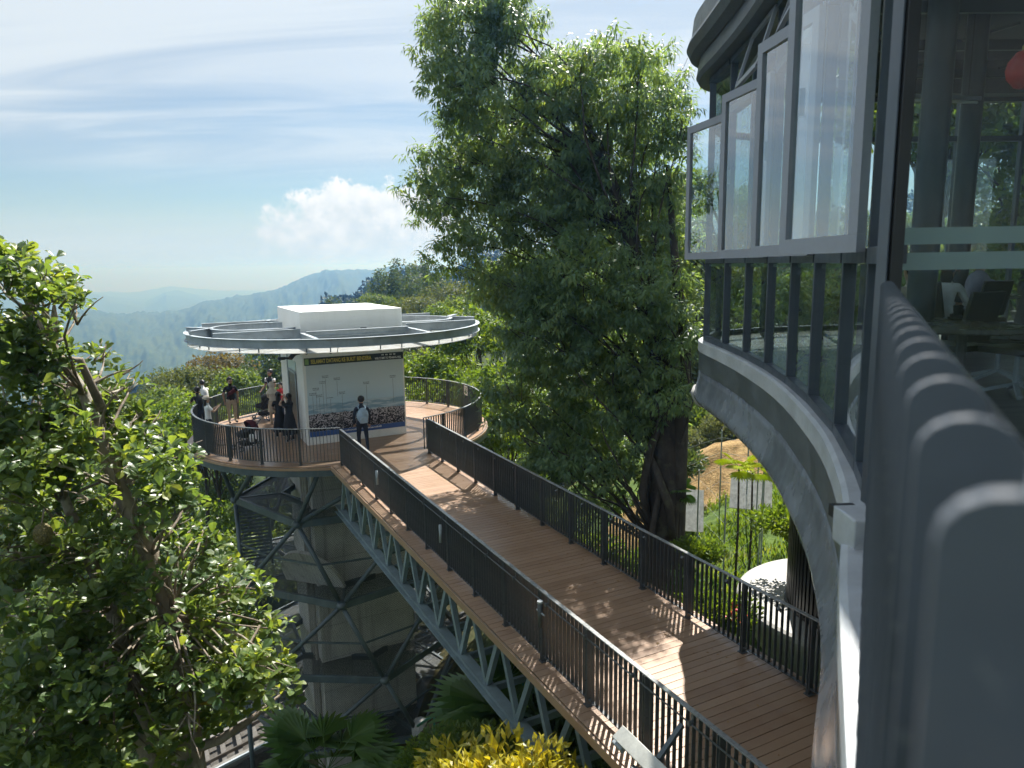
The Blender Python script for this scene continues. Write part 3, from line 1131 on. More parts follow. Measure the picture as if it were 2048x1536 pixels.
FN = -UV                                        # outward normal of the mural wall
MW = HN1 - HN0 - 0.14
mur = panel_uv('mural', M['mural'], B(HN0 + 0.09, HU0 - 0.012, 0.44), NV, (0, 0, 1), MW, 2.30, 0.010, house, FN)
M['band_blue'] = simple('mural_blue_band', (0.045, 0.105, 0.30), 0.45, 0, 0.06)
M['banner'] = simple('banner_green', (0.018, 0.034, 0.026), 0.45, 0, 0.08)
M['banner2'] = simple('banner_dark', (0.016, 0.024, 0.034), 0.45, 0, 0.08)
M['yellow'] = simple('lettering_yellow', (0.62, 0.50, 0.10), 0.5, 0, 0.04)
M['letwhite'] = simple('lettering_white', (0.72, 0.73, 0.72), 0.5, 0, 0.04)
nbox(MB(), HN0 + .09, HN1 - .05, HU0 - .014, HU0 - .002, 0.27, 0.436).build('blue_band', M['band_blue'], house)
bn = nbox(MB(), HN0 + .05, HN0 + .05 + 2.25, HU0 - .016, HU0 - .002, 2.62, 2.86).build('banner', M['banner'], house)
bn2 = nbox(MB(), HN0 + 2.302, HN1 - .02, HU0 - .016, HU0 - .002, 2.62, 2.86).build('banner', M['banner2'], house)
nbox(MB(), HN0 + .07, HN0 + .19, HU0 - .020, HU0 - .017, 2.65, 2.83).build('emblem', simple('emblem_green', (0.22, 0.36, 0.12), 0.5), bn)


def lettering(name, text, p0, ex, ey, width, height, material, parent, depth=0.004, bold=0.0):
    """text laid on a plane with its lower left corner at p0, fitted to width x height"""
    cu_ = bpy.data.curves.new(name, 'FONT')
    cu_.body = text
    cu_.extrude = 0.001
    cu_.offset = bold
    cu_.resolution_u = 3
    o = bpy.data.objects.new('tmp_text', cu_)
    COL.objects.link(o)
    dg = bpy.context.evaluated_depsgraph_get()
    me = bpy.data.meshes.new_from_object(o.evaluated_get(dg))
    bpy.data.objects.remove(o)
    co = np.array([v.co[:] for v in me.vertices])
    mn, mx = co.min(0), co.max(0)
    sx, sy = width / (mx[0] - mn[0]), height / (mx[1] - mn[1])
    off = OFF[parent.name]
    ex, ey, p0 = Vector(ex), Vector(ey), Vector(p0)
    nz = ex.cross(ey)
    for v in me.vertices:
        q = p0 + ex * ((v.co.x - mn[0]) * sx) + ey * ((v.co.y - mn[1]) * sy) + nz * (v.co.z * depth / 0.002)
        v.co = q - off
    me.name = name
    me.materials.clear()
    return link(name, me, material, parent)


lettering('lettering', 'SELAMAT DATANG KE BUKIT BENDERA', B(HN0 + .26, HU0 - .021, 2.672), NV, V(0, 0, 1), 1.98, 0.135, M['yellow'], bn, bold=0.02)
lettering('lettering', 'WELCOME TO PENANG HILL', B(HN0 + 2.36, HU0 - .021, 2.655), NV, V(0, 0, 1), 0.92, 0.075, M['letwhite'], bn2, bold=0.02)
mb = MB()
for k in range(4):
    for j in range(4):
        mb.box(B(HN0 + 2.60 + k * .135 + j * .022, HU0 - .018, 2.80), NV * .008, UV * .001, (0, 0, .018 + .006 * ((j + k) % 2)))
tag(mb.build('small_print', M['letwhite'], bn2), kind='stuff')
lettering('lettering', 'facebook.com/penanghill', B(HN0 + 1.12, HU0 - .020, 0.325), NV, V(0, 0, 1), 1.36, 0.085, M['letwhite'], house, bold=0.02)
# caption leaders printed on the mural
M['print'] = simple('print_grey', (0.16, 0.20, 0.24), 0.5, 0, 0.05)
mb = MB()
for fx, top, bot in ((0.05, 1.62, 1.05), (0.085, 1.78, 1.08), (0.115, 1.55, 1.05), (0.155, 1.98, 1.02), (0.185, 2.16, 1.10), (0.225, 1.48, 1.05), (0.30, 2.06, 1.55), (0.345, 1.58, 1.0), (0.60, 1.84, 1.02), (0.885, 1.98, 1.15)):
    n = HN0 + .09 + MW * fx
    mb.box(B(n, HU0 - .0145, (top + bot) / 2), NV * .005, UV * .001, (0, 0, (top - bot) / 2))
    for r in range(1 if fx > .2 and fx < .24 else 2):
        for j in range(5):
            mb.box(B(n - .085 + j * .042, HU0 - .0145, top + .035 + r * .05), NV * (.011 + .006 * ((j * 3 + r) % 2)), UV * .001, (0, 0, .014))
tag(mb.build('caption_print', M['print'], mur), kind='stuff')
# side wall: lift doorway, sign, lamp, camera
dw = nbox(MB(), HN0 - .030, HN0 - .004, 24.45, 25.70, 0.01, 2.22).build('doorway', simple('doorway_dark', (0.085, 0.065, 0.045), 0.35, 0, 0.2), house)
mb = MB()
nbox(mb, HN0 - .055, HN0 - .031, 24.39, 24.47, 0.01, 2.28); nbox(mb, HN0 - .055, HN0 - .031, 25.68, 25.76, 0.01, 2.28); nbox(mb, HN0 - .055, HN0 - .031, 24.475, 25.675, 2.2, 2.28)
mb.build('door_frame', M['galv'], dw)
nbox(MB(), HN0 - .030, HN0 - .004, 24.40, 25.75, 2.30, 2.62).build('door_sign', simple('sign_pale_green', (0.55, 0.66, 0.62), 0.5), house)
mb = MB()
mb.tube([B(HN0 - .01, 23.52, 3.02), B(HN0 - .22, 23.45, 2.98)], 0.05, 10)
mb.tube([B(HN0 - .22, 23.45, 2.98), B(HN0 - .34, 23.38, 2.88)], 0.075, 10)
mb.build('wall_lamp', M['black'], house)
mb = MB()
mb.tube([B(HN0 - .01, 25.05, 2.66), B(HN0 - .30, 25.0, 2.72)], 0.04, 8)
mb.box(B(HN0 - .36, 25.0, 2.70), NV * .12, UV * .05, (0, 0, .05))
mb.build('security_camera', M['black'], house)
MB().tube([B(HN0 - .02, 25.9, 0.2), B(HN0 - .02, 25.9, 3.1)], 0.025, 6).build('conduit', M['galv'], house)
nbox(MB(), 6.22, 6.42, HU0 - .012, HU0 - .002, 3.50, 3.76).build('vent', simple('vent_grey', (0.16, 0.17, 0.18), 0.5, 0, 0.3, 30), house)
nbox(MB(), HN0 + .22, HN0 + .42, HU0 - .05, HU0 - .002, 0.52, 0.60)

# ---- round canopy: rim ring, cross beams, small rings, hung sheet
can = bpy.data.objects.new('canopy', None)
COL.objects.link(can); can.parent = house; OFF[can.name] = OFF[house.name]
RR = 4.93
circ = lambda c, R, n=72: [(c.x + R * math.cos(2 * math.pi * i / n), c.y + R * math.sin(2 * math.pi * i / n)) for i in range(n)]


def ibeam_profile(h, w, z):
    return [(-w / 2, z - h / 2), (w / 2, z - h / 2), (w / 2, z - h / 2 + .014), (.006, z - h / 2 + .014), (.006, z + h / 2 - .014), (w / 2, z + h / 2 - .014),
            (w / 2, z + h / 2), (-w / 2, z + h / 2), (-w / 2, z + h / 2 - .014), (-.006, z + h / 2 - .014), (-.006, z - h / 2 + .014), (-w / 2, z - h / 2 + .014)]


MB().sweep(circ(CEN, RR), ibeam_profile(0.26, 0.14, 3.57), True).build('rim_beam', M['galv'], can)
for s in (-1, 1):
    c = CEN + NV * (s * 2.62)
    pts = circ(c, 1.55, 48)
    MB().sweep(pts, ibeam_profile(0.26, 0.12, 3.68), True).build('inner_ring', M['galv'], can)


def canbeam(a, b, h=0.30, z=3.68):
    MB().sweep([(a.x, a.y), (b.x, b.y)], ibeam_profile(h, 0.13, z)).build('spoke_beam', M['galv'], can)


for s in (-1, 1):
    for du in (-2.28, 2.28):
        w = math.sqrt(RR * RR - du * du)
        canbeam(CEN + NV * (s * 1.74) + UV * du, CEN + NV * (s * (w - .08)) + UV * du)
for n_ in (-1.72, 1.72):
    for s in (-1, 1):
        w = math.sqrt(RR * RR - n_ * n_)
        canbeam(CEN + NV * n_ + UV * (s * 2.12), CEN + NV * n_ + UV * (s * (w - .08)), 0.24, 3.59)
for s in (-1, 1):
    canbeam(CEN + NV * -1.65 + UV * (s * 2.75), CEN + NV * 1.65 + UV * (s * 2.75), 0.18)
    canbeam(CEN + NV * -1.65 + UV * (s * 2.38), CEN + NV * 1.65 + UV * (s * 2.38), 0.16, 3.55)
    for q in (-.9, .9):
        canbeam(CEN + NV * (s * 4.17) + UV * q * 0, CEN + NV * (s * 4.86) + UV * q)
    canbeam(CEN + NV * (s * 1.74), CEN + NV * (s * 4.86), 0.22, 3.60)
# translucent sheet in sectors hung below the beams
ns = 14
for i in range(ns):
    t0, t1 = 2 * math.pi * i / ns + .003, 2 * math.pi * (i + 1) / ns - .003
    pts = [CEN + Vector((math.cos(t0 + (t1 - t0) * k / 6), math.sin(t0 + (t1 - t0) * k / 6), 0)) * (RR - 0.02) for k in range(7)]
    inn = [CEN + Vector((math.cos(t0 + (t1 - t0) * k / 6), math.sin(t0 + (t1 - t0) * k / 6), 0)) * 2.0 for k in range(6, -1, -1)]
    MB().prism([(p.x, p.y) for p in pts + inn], 3.285, 3.300).build('roof_sheet', M['glassroof'], can)
hg = MB()
for rr_ in (4.75, 3.4):
    for i in range(28 if rr_ > 4 else 18):
        t = 2 * math.pi * (i + (.18 if i % 2 else -.18)) / (28 if rr_ > 4 else 18)
        p = CEN + Vector((math.cos(t), math.sin(t), 0)) * rr_
        hg.tube([p + Vector((0, 0, 3.24)), p + Vector((0, 0, 3.45))], 0.02, 6)
        hg.box(p + Vector((0, 0, 3.27)), Vector((math.cos(t), math.sin(t), 0)) * .05, Vector((-math.sin(t), math.cos(t), 0)) * .03, (0, 0, .012))
hg.build('hanger', M['frame'], can)

# ------------------------------------------------------------------ lift tower under the deck
tower = thing('lift_tower', CEN + Vector((0, 0, -13)), 'square concrete lift tower wrapped in a twisting dark steel frame with wire screens', 'tower')
nbox(MB(), HN0 + .02, HN1 - .02, HU0 + .03, HU1 - .02, -14.5, -0.32).build('shaft', M['concrete'], tower, bevel=0.03)
# vertical pipes in the left recess
mb = MB()
for k in range(3):
    mb.tube([B(HN0 - .08 - .0 * k, HU0 + .35 + k * .4, -14), B(HN0 - .08, HU0 + .35 + k * .4, -0.4)], 0.06, 8)
mb.build('riser_pipe', simple('pipe_grey', (0.30, 0.28, 0.25), 0.5), tower)
LV = [(-2.25, 3.85, -101), (-4.95, 3.95, -82), (-7.75, 4.0, -64), (-10.3, 4.05, -47)]


def node(i, k):
    z, r, a0 = LV[i]
    t = math.radians(a0 + 60 * k)
    return CEN + Vector((math.cos(t) * r, math.sin(t) * r, z))


def screen_panel(pts, name='wire_screen', material=None):
    """flat screen with metric UVs"""
    pts = [Vector(p) for p in pts]
    off = OFF[tower.name]
    ex = (pts[1] - pts[0]).normalized()
    nn = ex.cross(pts[-1] - pts[0]).normalized()
    ey = nn.cross(ex)
    me = bpy.data.meshes.new(name)
    me.from_pydata([tuple(p - off) for p in pts], [], [tuple(range(len(pts)))])
    uvl = me.uv_layers.new(name='UVMap')
    for lp in me.loops:
        d = pts[lp.vertex_index] - pts[0]
        uvl.data[lp.index].uv = (d.dot(ex), d.dot(ey))
    return link(name, me, material or M['screen'], tower)


for i in range(4):
    for k in range(6):
        a, b = node(i, k), node(i, k + 1)
        d = (b - a).normalized()
        MB().bar(a, b, 0.10, 0.24).build('ring_beam', M['frame'], tower, bevel=0.008)
        MB().ball(a, 0.17, 8, 6, (1, 1, .8)).build('node', M['frame'], tower, smooth=True)
        # inner walkway grating with edge beam
        f = 0.60
        ai = CEN + (a - CEN) * f; ai.z = a.z; bi = CEN + (b - CEN) * f; bi.z = b.z
        screen_panel([a + V(0, 0, .06), b + V(0, 0, .06), bi + V(0, 0, .06), ai + V(0, 0, .06)], 'grating', M['grating'])
        MB().bar(ai, bi, 0.08, 0.20).build('walkway_beam', M['frame'], tower)
        MB().bar(a, ai, 0.08, 0.16).build('walkway_beam', M['frame'], tower)
        if i < 3:
            c0, c1, c2 = node(i + 1, k), node(i + 1, k - 1), node(i + 1, k + 1)
            for c in (c0, c1):
                dd = (c - a).normalized()
                MB().tube([a + dd * .18, c - dd * .18], 0.075, 10).build('brace_tube', M['frame'], tower, smooth=True)
                MB().tube([a + dd * .12, a + dd * .34], 0.045, 8).build('brace_pin', M['frame'], tower)
            screen_panel([a, c0, c1])
            screen_panel([a, b, c0])
            mid = (a + b) / 2
            q0 = a.lerp(c0, .5); q1 = b.lerp(c0, .5)
            MB().bar(q0, q1, 0.04, 0.06).build('screen_rail', M['frame'], tower)
            MB().bar(a.lerp(c0, .5), a.lerp(c1, .5), 0.04, 0.06).build('screen_rail', M['frame'], tower)
for k in range(6):
    a = node(0, k)
    t = math.radians(LV[0][2] + 60 * k + 14)
    b = CEN + Vector((math.cos(t) * 4.4, math.sin(t) * 4.4, -0.36))
    t2 = math.radians(LV[0][2] + 60 * k + 46)
    b2 = CEN + Vector((math.cos(t2) * 4.4, math.sin(t2) * 4.4, -0.36))
    MB().tube([a, b], 0.075, 10).build('brace_tube', M['frame'], tower, smooth=True)
    MB().tube([a, b2], 0.075, 10).build('brace_tube', M['frame'], tower, smooth=True)
    screen_panel([a, b2, b])
    z = gz(node(3, k).x, node(3, k).y)
    MB().tube([node(3, k), Vector((node(3, k).x, node(3, k).y, z - .4))], 0.09, 10).build('leg', M['frame'], tower, smooth=True)
    MB().lathe([(0.0, .25), (.22, .2), (.3, 0), (.3, -.6)], (node(3, k).x, node(3, k).y, z + .1), 12).build('footing', M['pale'], tower)
# louvred door screen on the left face of the frame
a, b = node(0, 5), node(1, 5)
c = CEN + (a - CEN) * .72; c.z = a.z
for k in range(16):
    z = a.z - .3 - k * .13
    MB().bar(Vector((a.x, a.y, z)), Vector((c.x, c.y, z)), 0.02, 0.08).build('louvre', M['frame'], tower)
MB().bar(Vector((a.x, a.y, a.z)), Vector((a.x, a.y, b.z + .2)), 0.09, 0.09).build('louvre_post', M['frame'], tower)
MB().bar(Vector((c.x, c.y, c.z)), Vector((c.x, c.y, b.z + .2)), 0.07, 0.07).build('louvre_post', M['frame'], tower)
# rounded concrete cowl on the second walkway, left
cw = (node(1, 0) + node(1, 5)) / 2
cw = CEN + (cw - CEN) * 0.98; cw.z = LV[1][0] + .1
d = pix_ray(600, 1192)
q = Vector((0, 0, CAMZ)) + d * ((-4.85 - CAMZ) / d.z) + V(.25, .9, 0)
ex_ = V(1, -.35, 0).normalized(); ny_ = V(.35, 1, .55).normalized(); ez_ = (V(0, 0, 1) - ny_ * ny_.z).normalized()
ol = [q + ex_ * (1.15 * math.cos(t_)) + ez_ * (1.55 * math.sin(t_) ** .8) for t_ in [math.pi * k_ / 24 for k_ in range(25)]]
mb = MB()
nn_ = len(ol)
mb.add([p for p in ol] + [p + ny_ * .12 for p in ol], [tuple(range(nn_)), tuple(range(2 * nn_ - 1, nn_ - 1, -1))] + [(i_, (i_ + 1) % nn_, nn_ + (i_ + 1) % nn_, nn_ + i_) for i_ in range(nn_)])
mb.build('round_topped_panel', M['concrete'], tower)


# ------------------------------------------------------------------ restaurant building with curved glass front
ZF = CAMZ - 1.30             # sill / floor level
ZT = CAMZ + 0.02             # lower transom
ZS = CAMZ + 2.10             # upper transom
ZH = CAMZ + 2.80             # window head
ZB = CAMZ - 2.28             # soffit


def catmull(pts, per=10):
    P = [Vector((p[0], p[1])) for p in pts]
    out = []
    for i in range(len(P) - 1):
        p0, p1, p2, p3 = P[max(i - 1, 0)], P[i], P[i + 1], P[min(i + 2, len(P) - 1)]
        for k in range(per):
            t = k / per
            out.append(0.5 * ((2 * p1) + (-p0 + p2) * t + (2 * p0 - 5 * p1 + 4 * p2 - p3) * t * t + (-p0 + 3 * p1 - 3 * p2 + p3) * t ** 3))
    out.append(P[-1])
    return [(q.x, q.y) for q in out]


near_out = [(-.90, -2.5), (-.35, -1.25), (.19, 0.0), (.74, 1.25), (1.28, 2.5), (1.50, 2.98)]
fac_out = [(1.80, 3.60), (2.06, 4.25), (2.38, 5.23), (2.66, 6.38), (2.87, 7.45), (3.01, 8.51), (3.11, 9.70), (3.15, 10.75), (3.18, 11.75), (3.34, 12.35), (3.80, 12.85), (4.5, 13.15), (6.0, 13.4), (10, 13.6), (16.5, 13.6)]
OUT = catmull(near_out + fac_out, 8)

bld = thing('restaurant', (9, 8, ZB), 'dark steel and glass restaurant with a concave curved window front above the bridge', 'building')
# slab, curb, fascia and rounded lip follow the outline (outside is on the left of the path)
poly = [(p[0], p[1]) for p in OUT] + [(16.5, -2.5)]
MB().prism(poly, ZB + .06, ZF - .02).build('floor_slab', simple('slab_concrete', (0.22, 0.22, 0.21), 0.5, 0, .25, 1.5), bld)


def _floor(t):
    co = t.coord('Object')
    n = t.noise(t.mapping(co, scale=(0.7, 6, 1)), 1.0, 6, 0.6)
    c = t.mix(t.sstep(n, .3, .7), (0.085, 0.085, 0.082), (0.20, 0.20, 0.19))
    return pbsdf(t, c, 0.28, 0, t.bump(n, .05, .01))


M['floor'] = mat('restaurant_floor', _floor)
MB().prism([(p[0] + .12, p[1]) for p in OUT] + [(16.3, -2.4)], ZF - .019, ZF).build('floor_finish', M['floor'], bld)
MB().sweep(OUT, [(-.10, ZF - .16), (.06, ZF - .17), (.06, ZF - .01), (.03, ZF + .012), (-.10, ZF + .012)]).build('curb', M['curb'], bld)
MB().sweep(OUT, [(-.02, ZF - .49), (.045, ZF - .49), (.045, ZF - .172), (-.02, ZF - .172)]).build('fascia', M['fascia'], bld)
MB().sweep(OUT, [(-.02, ZB - .02), (.02, ZB - .06), (.085, ZB - .04), (.12, ZB + .02), (.125, ZB + .07), (.10, ZB + .13), (.066, ZB + .24), (.046, ZB + .38), (.038, ZF - .497), (-.02, ZF - .497)]).build('soffit_lip', M['lip'], bld, smooth=True)
mb = MB()
mb.sweep(OUT, [(-.9, ZB - .10), (-.02, ZB - .03), (-.02, ZB + .05), (-.9, ZB + .05)])
mb.build('soffit', M['lip'], bld)
# rounded bull-nose at the far end of the lip
mb = MB()
mb.lathe([(0, -.34), (.55, -.30), (.82, -.16), (.90, .02), (.86, .12), (0, .14)], (3.98, 12.05, ZB + .02), 28)
mb.build('soffit_end', M['pale'], bld, smooth=True)

mull = [(1.83, 3.60), (2.06, 4.22), (2.38, 5.23), (2.66, 6.38), (2.87, 7.45), (3.01, 8.51), (3.11, 9.62), (3.15, 10.70), (3.17, 11.85), (3.62, 12.72), (4.6, 13.2), (5.75, 13.42), (6.95, 13.52), (8.15, 13.58), (9.35, 13.62), (10.55, 13.64), (11.75, 13.64), (12.95, 13.64), (14.15, 13.64), (15.35, 13.64), (16.4, 13.64)]
INS = 0.07


def mull_frame(i):
    a = Vector((*mull[max(i - 1, 0)], 0)); b = Vector((*mull[min(i + 1, len(mull) - 1)], 0))
    d = (b - a).normalized()
    nl = Vector((-d.y, d.x, 0))
    return Vector((*mull[i], 0)) - nl * INS, d, nl


for i in range(len(mull)):
    p, d, nl = mull_frame(i)
    if i == 0: continue
    MB().box(p + V(0, 0, (ZF + ZH) / 2), d * .028, nl * .050, (0, 0, (ZH - ZF) / 2 - .002)).build('mullion', M['aludark'], bld, bevel=0.004)


def pane(win, p, q, z0, z1, nl, thick=0.008, name='pane', m_=None):
    mb = MB()
    c = (p + q) / 2
    d = (q - p)
    mb.box(c + V(0, 0, (z0 + z1) / 2), d / 2, nl * thick / 2, (0, 0, (z1 - z0) / 2))
    return mb.build(name, m_ or M['glass'], win)


def frame_rect(win, p, q, z0, z1, nl, w=0.05, dep=0.06, m_=None, name='frame'):
    d = (q - p).normalized()
    mb = MB()
    mb.box((p + q) / 2 + V(0, 0, z0 + w / 2), (q - p) / 2, nl * dep / 2, (0, 0, w / 2))
    mb.box((p + q) / 2 + V(0, 0, z1 - w / 2), (q - p) / 2, nl * dep / 2, (0, 0, w / 2))
    for e, s in ((p, 1), (q, -1)):
        mb.box(e + d * (s * w / 2) + V(0, 0, (z0 + z1) / 2), d * w / 2, nl * (dep / 2), (0, 0, (z1 - z0) / 2 - w - .001))
    return mb.build(name, m_ or M['aludark'], win)


def sub(name, parent):
    o = bpy.data.objects.new(name, None)
    o.empty_display_size = .1
    COL.objects.link(o); o.parent = parent
    OFF[o.name] = OFF[parent.name]
    return o


OPEN = {1: 20, 3: 18, 5: 16, 7: 14}
AWN = {5: 17, 3: 20}
for i in range(0, len(mull) - 1):
    p, d0, n0 = mull_frame(i)
    q, d1, n1 = mull_frame(i + 1)
    d = (q - p).normalized()
    nl = Vector((-d.y, d.x, 0))
    a, b = p + d * .034, q - d * .034
    far = i >= 9
    # lower fixed light
    w = sub('window', bld)
    MB().box((a + b) / 2 + V(0, 0, ZF + .055), (b - a) / 2, nl * .05, (0, 0, .04)).build('sill', M['aludark'], w)
    pane(w, a, b, ZF + .10, ZT - .05, nl)
    pane(w, a - nl * .006, b - nl * .006, CAMZ - .075, CAMZ - .035, nl, .003, 'frosted_strip', M['frost'])
    MB().box((a + b) / 2 + V(0, 0, ZT), (b - a) / 2, nl * .06, (0, 0, .045)).build('transom', M['aludark'], w)
    # upper light: fixed, or an outward casement hung on the near mullion
    w2 = sub('casement' if i in OPEN else 'window', bld)
    z0, z1 = ZT + .05, ZS - .03
    if i in OPEN:
        ang = math.radians(OPEN[i])
        dd = Matrix.Rotation(ang, 3, 'Z') @ d
        nn = Vector((-dd.y, dd.x, 0))
        pa = p - d * .03 + nl * .095
        L = (q - p).length + .02
        frame_rect(w2, pa, pa + dd * L, z0 - .03, z1 + .02, nn, .105, .055, M['alu'])
        pane(w2, pa + dd * .10, pa + dd * (L - .10), z0 + .07, z1 - .08, nn, m_=M['sashglass'])
        g = MB()
        g.box(pa + dd * (L - .12) - nn * .035 + V(0, 0, (z0 + z1) / 2), dd * .012, nn * .018, (0, 0, .09))
        g.build('handle', M['galv'], w2)
    else:
        pane(w2, a, b, z0, z1, nl)
    MB().box((a + b) / 2 + V(0, 0, ZS + .02), (b - a) / 2, nl * .06, (0, 0, .045)).build('transom', M['aludark'], w2)
    # clerestory: fixed or top-hung
    w3 = sub('top_window', bld)
    z0, z1 = ZS + .07, ZH - .02
    if i in AWN:
        t = math.radians(AWN[i])
        hgt = z1 - z0
        o = nl * (math.sin(t) * hgt)
        dz = hgt * math.cos(t)
        wv = .075
        A, Bq = a + nl * .07 + V(0, 0, z1), b + nl * .07 + V(0, 0, z1)
        C_, D_ = A + o - V(0, 0, dz), Bq + o - V(0, 0, dz)
        fr = MB()
        upn = (d.cross(A - C_)).normalized()
        for s0, s1 in ((A, Bq), (C_, D_), (A, C_), (Bq, D_)):
            fr.bar(s0, s1, .04, wv, (A - C_) if (s0 - s1).normalized().dot(d) ** 2 > .5 else d)
        fr.build('frame', M['alu'], w3)
        k = .04
        qd = [C_.lerp(D_, k), C_.lerp(D_, 1 - k), A.lerp(Bq, 1 - k), A.lerp(Bq, k)]
        g = MB()
        g.hexa([qd[0] - upn * .003, qd[1] - upn * .003, qd[1] + upn * .003, qd[0] + upn * .003, qd[3] - upn * .003, qd[2] - upn * .003, qd[2] + upn * .003, qd[3] + upn * .003])
        g.build('pane', M['sashglass'], w3)
    else:
        pane(w3, a, b, z0, z1, nl)
    MB().box((a + b) / 2 + V(0, 0, ZH - .01), (b - a) / 2, nl * .07, (0, 0, .035)).build('head', M['aludark'], w3)

# roof: fascia bands, gutter
fo = list(OUT)  # whole outline: the unseen overhang above the balcony is added to shade its railing
MB().sweep(fo, [(-.4, ZH + .03), (.16, ZH + .03), (.20, ZH + .10), (.16, ZH + .34), (-.4, ZH + .34)]).build('roof_fascia', simple('roof_metal', (0.075, 0.082, 0.088), .45, 0, .25, 2), bld)
MB().sweep(fo, [(-.4, ZH + .342), (.19, ZH + .342), (.30, ZH + .40), (.36, ZH + .52), (.34, ZH + .58), (-.4, ZH + .58)]).build('gutter', simple('gutter_metal', (0.095, 0.10, 0.10), .5, 0, .3, 3), bld, smooth=False)
MB().sweep(fo, [(-.4, ZH + .582), (.30, ZH + .582), (.26, ZH + .95), (-.4, ZH + 1.25)]).build('roof_edge', simple('roof_sheet_worn', (0.20, 0.20, 0.19), .6, 0, .35, 3), bld)
rp = [(x + .2, y) for x, y in fo] + [(16.5, -2.5)]
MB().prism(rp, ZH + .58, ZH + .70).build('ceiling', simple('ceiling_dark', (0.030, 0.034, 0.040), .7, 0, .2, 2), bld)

# glass wall facing the balcony
YG = 3.62
xs = [1.86, 4.4, 6.9, 9.4, 11.9, 14.4, 16.4]
for i in range(len(xs) - 1):
    w = sub('window', bld)
    a, b = V(xs[i] + .06, YG + .02 * i, 0), V(xs[i + 1] - .06, YG + .02 * (i + 1), 0)
    nl = V(0, -1, 0)
    pane(w, a, b, ZF + .1, ZH, nl, m_=M['frontglass'])
    pane(w, a + V(0, -.007, 0), b + V(0, -.007, 0), CAMZ + .068, CAMZ + .150, nl, .003, 'frosted_strip', M['frost'])
    pane(w, a + V(0, -.007, 0), b + V(0, -.007, 0), CAMZ - .058, CAMZ + .028, nl, .003, 'frosted_strip', M['frost'])
    MB().box((a + b) / 2 + V(0, 0, ZF + .055), (b - a) / 2, nl * .05, (0, 0, .04)).build('sill', M['aludark'], w)
for i, x in enumerate(xs):
    if i == 0:
        MB().box(V(1.845, 3.50, (ZF + ZH) / 2 + .03), V(.028, .0, 0), V(0, .05, 0), (0, 0, (ZH - ZF) / 2 - .03)).build('corner_post', M['black'], bld, bevel=.004)
        MB().box(V(1.808, 3.52, (ZF + ZH) / 2 + .03), V(.004, .0, 0), V(0, .05, 0), (0, 0, (ZH - ZF) / 2 - .03)).build('post_cover', M['aludark'], bld, bevel=.003)
    else:
        MB().cube(x - .05, x + .05, YG + .02 * i - .06, YG + .02 * i + .06, ZF, ZH).build('mullion', M['aludark'], bld)
# white plinth blocks at the post foot
MB().box(V(1.60, 3.16, ZF + .06), V(.075, .0, 0), V(0, .11, 0), (0, 0, .085)).build('plinth', M['curb'], bld, bevel=.01)
MB().box(V(1.66, 3.42, ZF + .05), V(.06, .0, 0), V(0, .06, 0), (0, 0, .03)).build('foot_plate', M['black'], bld)
# inside: columns, back wall, ceiling trusses, lamps
M['column'] = simple('column_grey', (0.060, 0.075, 0.088), .4, 0, .15, 3)
for x, y, r in ((4.40, 7.7, .14), (6.50, 10.5, .14), (9.3, 7.2, .2), (12.2, 11.0, .2)):
    MB().lathe([(r, ZF), (r, ZH + .57)], (x, y, 0), 20).build('column', M['column'], bld, smooth=True)
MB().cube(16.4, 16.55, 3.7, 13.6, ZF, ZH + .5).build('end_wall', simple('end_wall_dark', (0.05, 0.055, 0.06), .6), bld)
mb = MB()
for k in range(6):
    y = 4.6 + k * 1.6
    mb.bar(V(2.9 + .1 * k, y, ZH + .25), V(16.2, y + .3, ZH + .25), .07, .14)
    for j in range(8):
        mb.bar(V(3.4 + j * 1.6, y, ZH + .3), V(4.2 + j * 1.6, y, ZH + .52), .04, .04)
mb.build('ceiling_joist', M['column'], bld)

tube_mat = simple('tube_white', (0.70, 0.72, 0.72), .35, 0, .03)
for k, (x, y, z, a, L) in enumerate(((5.6, 6.2, 2.45, 1.15, 1.25), (7.8, 9.0, 2.2, .25, 1.25), (6.6, 8.2, 2.05, 2.2, .8), (9.2, 8.4, 2.15, .1, 1.3), (5.9, 10.2, 2.1, .2, 1.2))):
    t = thing('tube_light', V(x, y, CAMZ + z), ['long tube light hanging nearest the corner post inside the restaurant', 'tube light over the middle tables inside the restaurant', 'short tube light slanting under the dark ceiling', 'tube light farthest right under the dark ceiling', 'tube light near the far windows of the restaurant'][k], 'tube light', 'tube lights in the restaurant')
    e = V(math.cos(a), math.sin(a), 0) * L / 2
    c = V(x, y, CAMZ + z)
    MB().bar(c - e + V(0, 0, .05), c + e + V(0, 0, .05), .07, .05).build('housing', M['alu'], t)
    MB().tube([c - e * .95, c + e * .95], .018, 8).build('tube', tube_mat, t)
    mb = MB()
    for s in (-.7, .7): mb.tube([c + e * s + V(0, 0, .07), c + e * s + V(0, 0, ZH + .6 - c.z)], .006, 5)
    mb.build('hanging_rod', M['black'], t)
# ceiling fan
fc = V(6.9, 8.6, CAMZ + 1.85)
t = thing('ceiling_fan', fc, 'pale three-blade ceiling fan hanging inside the restaurant', 'ceiling fan')
MB().lathe([(0, -.09), (.10, -.07), (.12, 0), (.07, .08), (0, .1)], fc, 14).build('motor', M['alu'], t, smooth=True)
MB().tube([fc + V(0, 0, .08), V(fc.x, fc.y, ZH + .6)], .014, 6).build('down_rod', M['alu'], t)
for k in range(3):
    a = .5 + k * 2.094
    e = V(math.cos(a), math.sin(a), 0); s = V(-e.y, e.x, .12).normalized()
    MB().box(fc + e * .42, e * .30, s * .065, e.cross(s) * .006).build('blade', simple('fan_blade', (.5, .5, .48), .5), t)
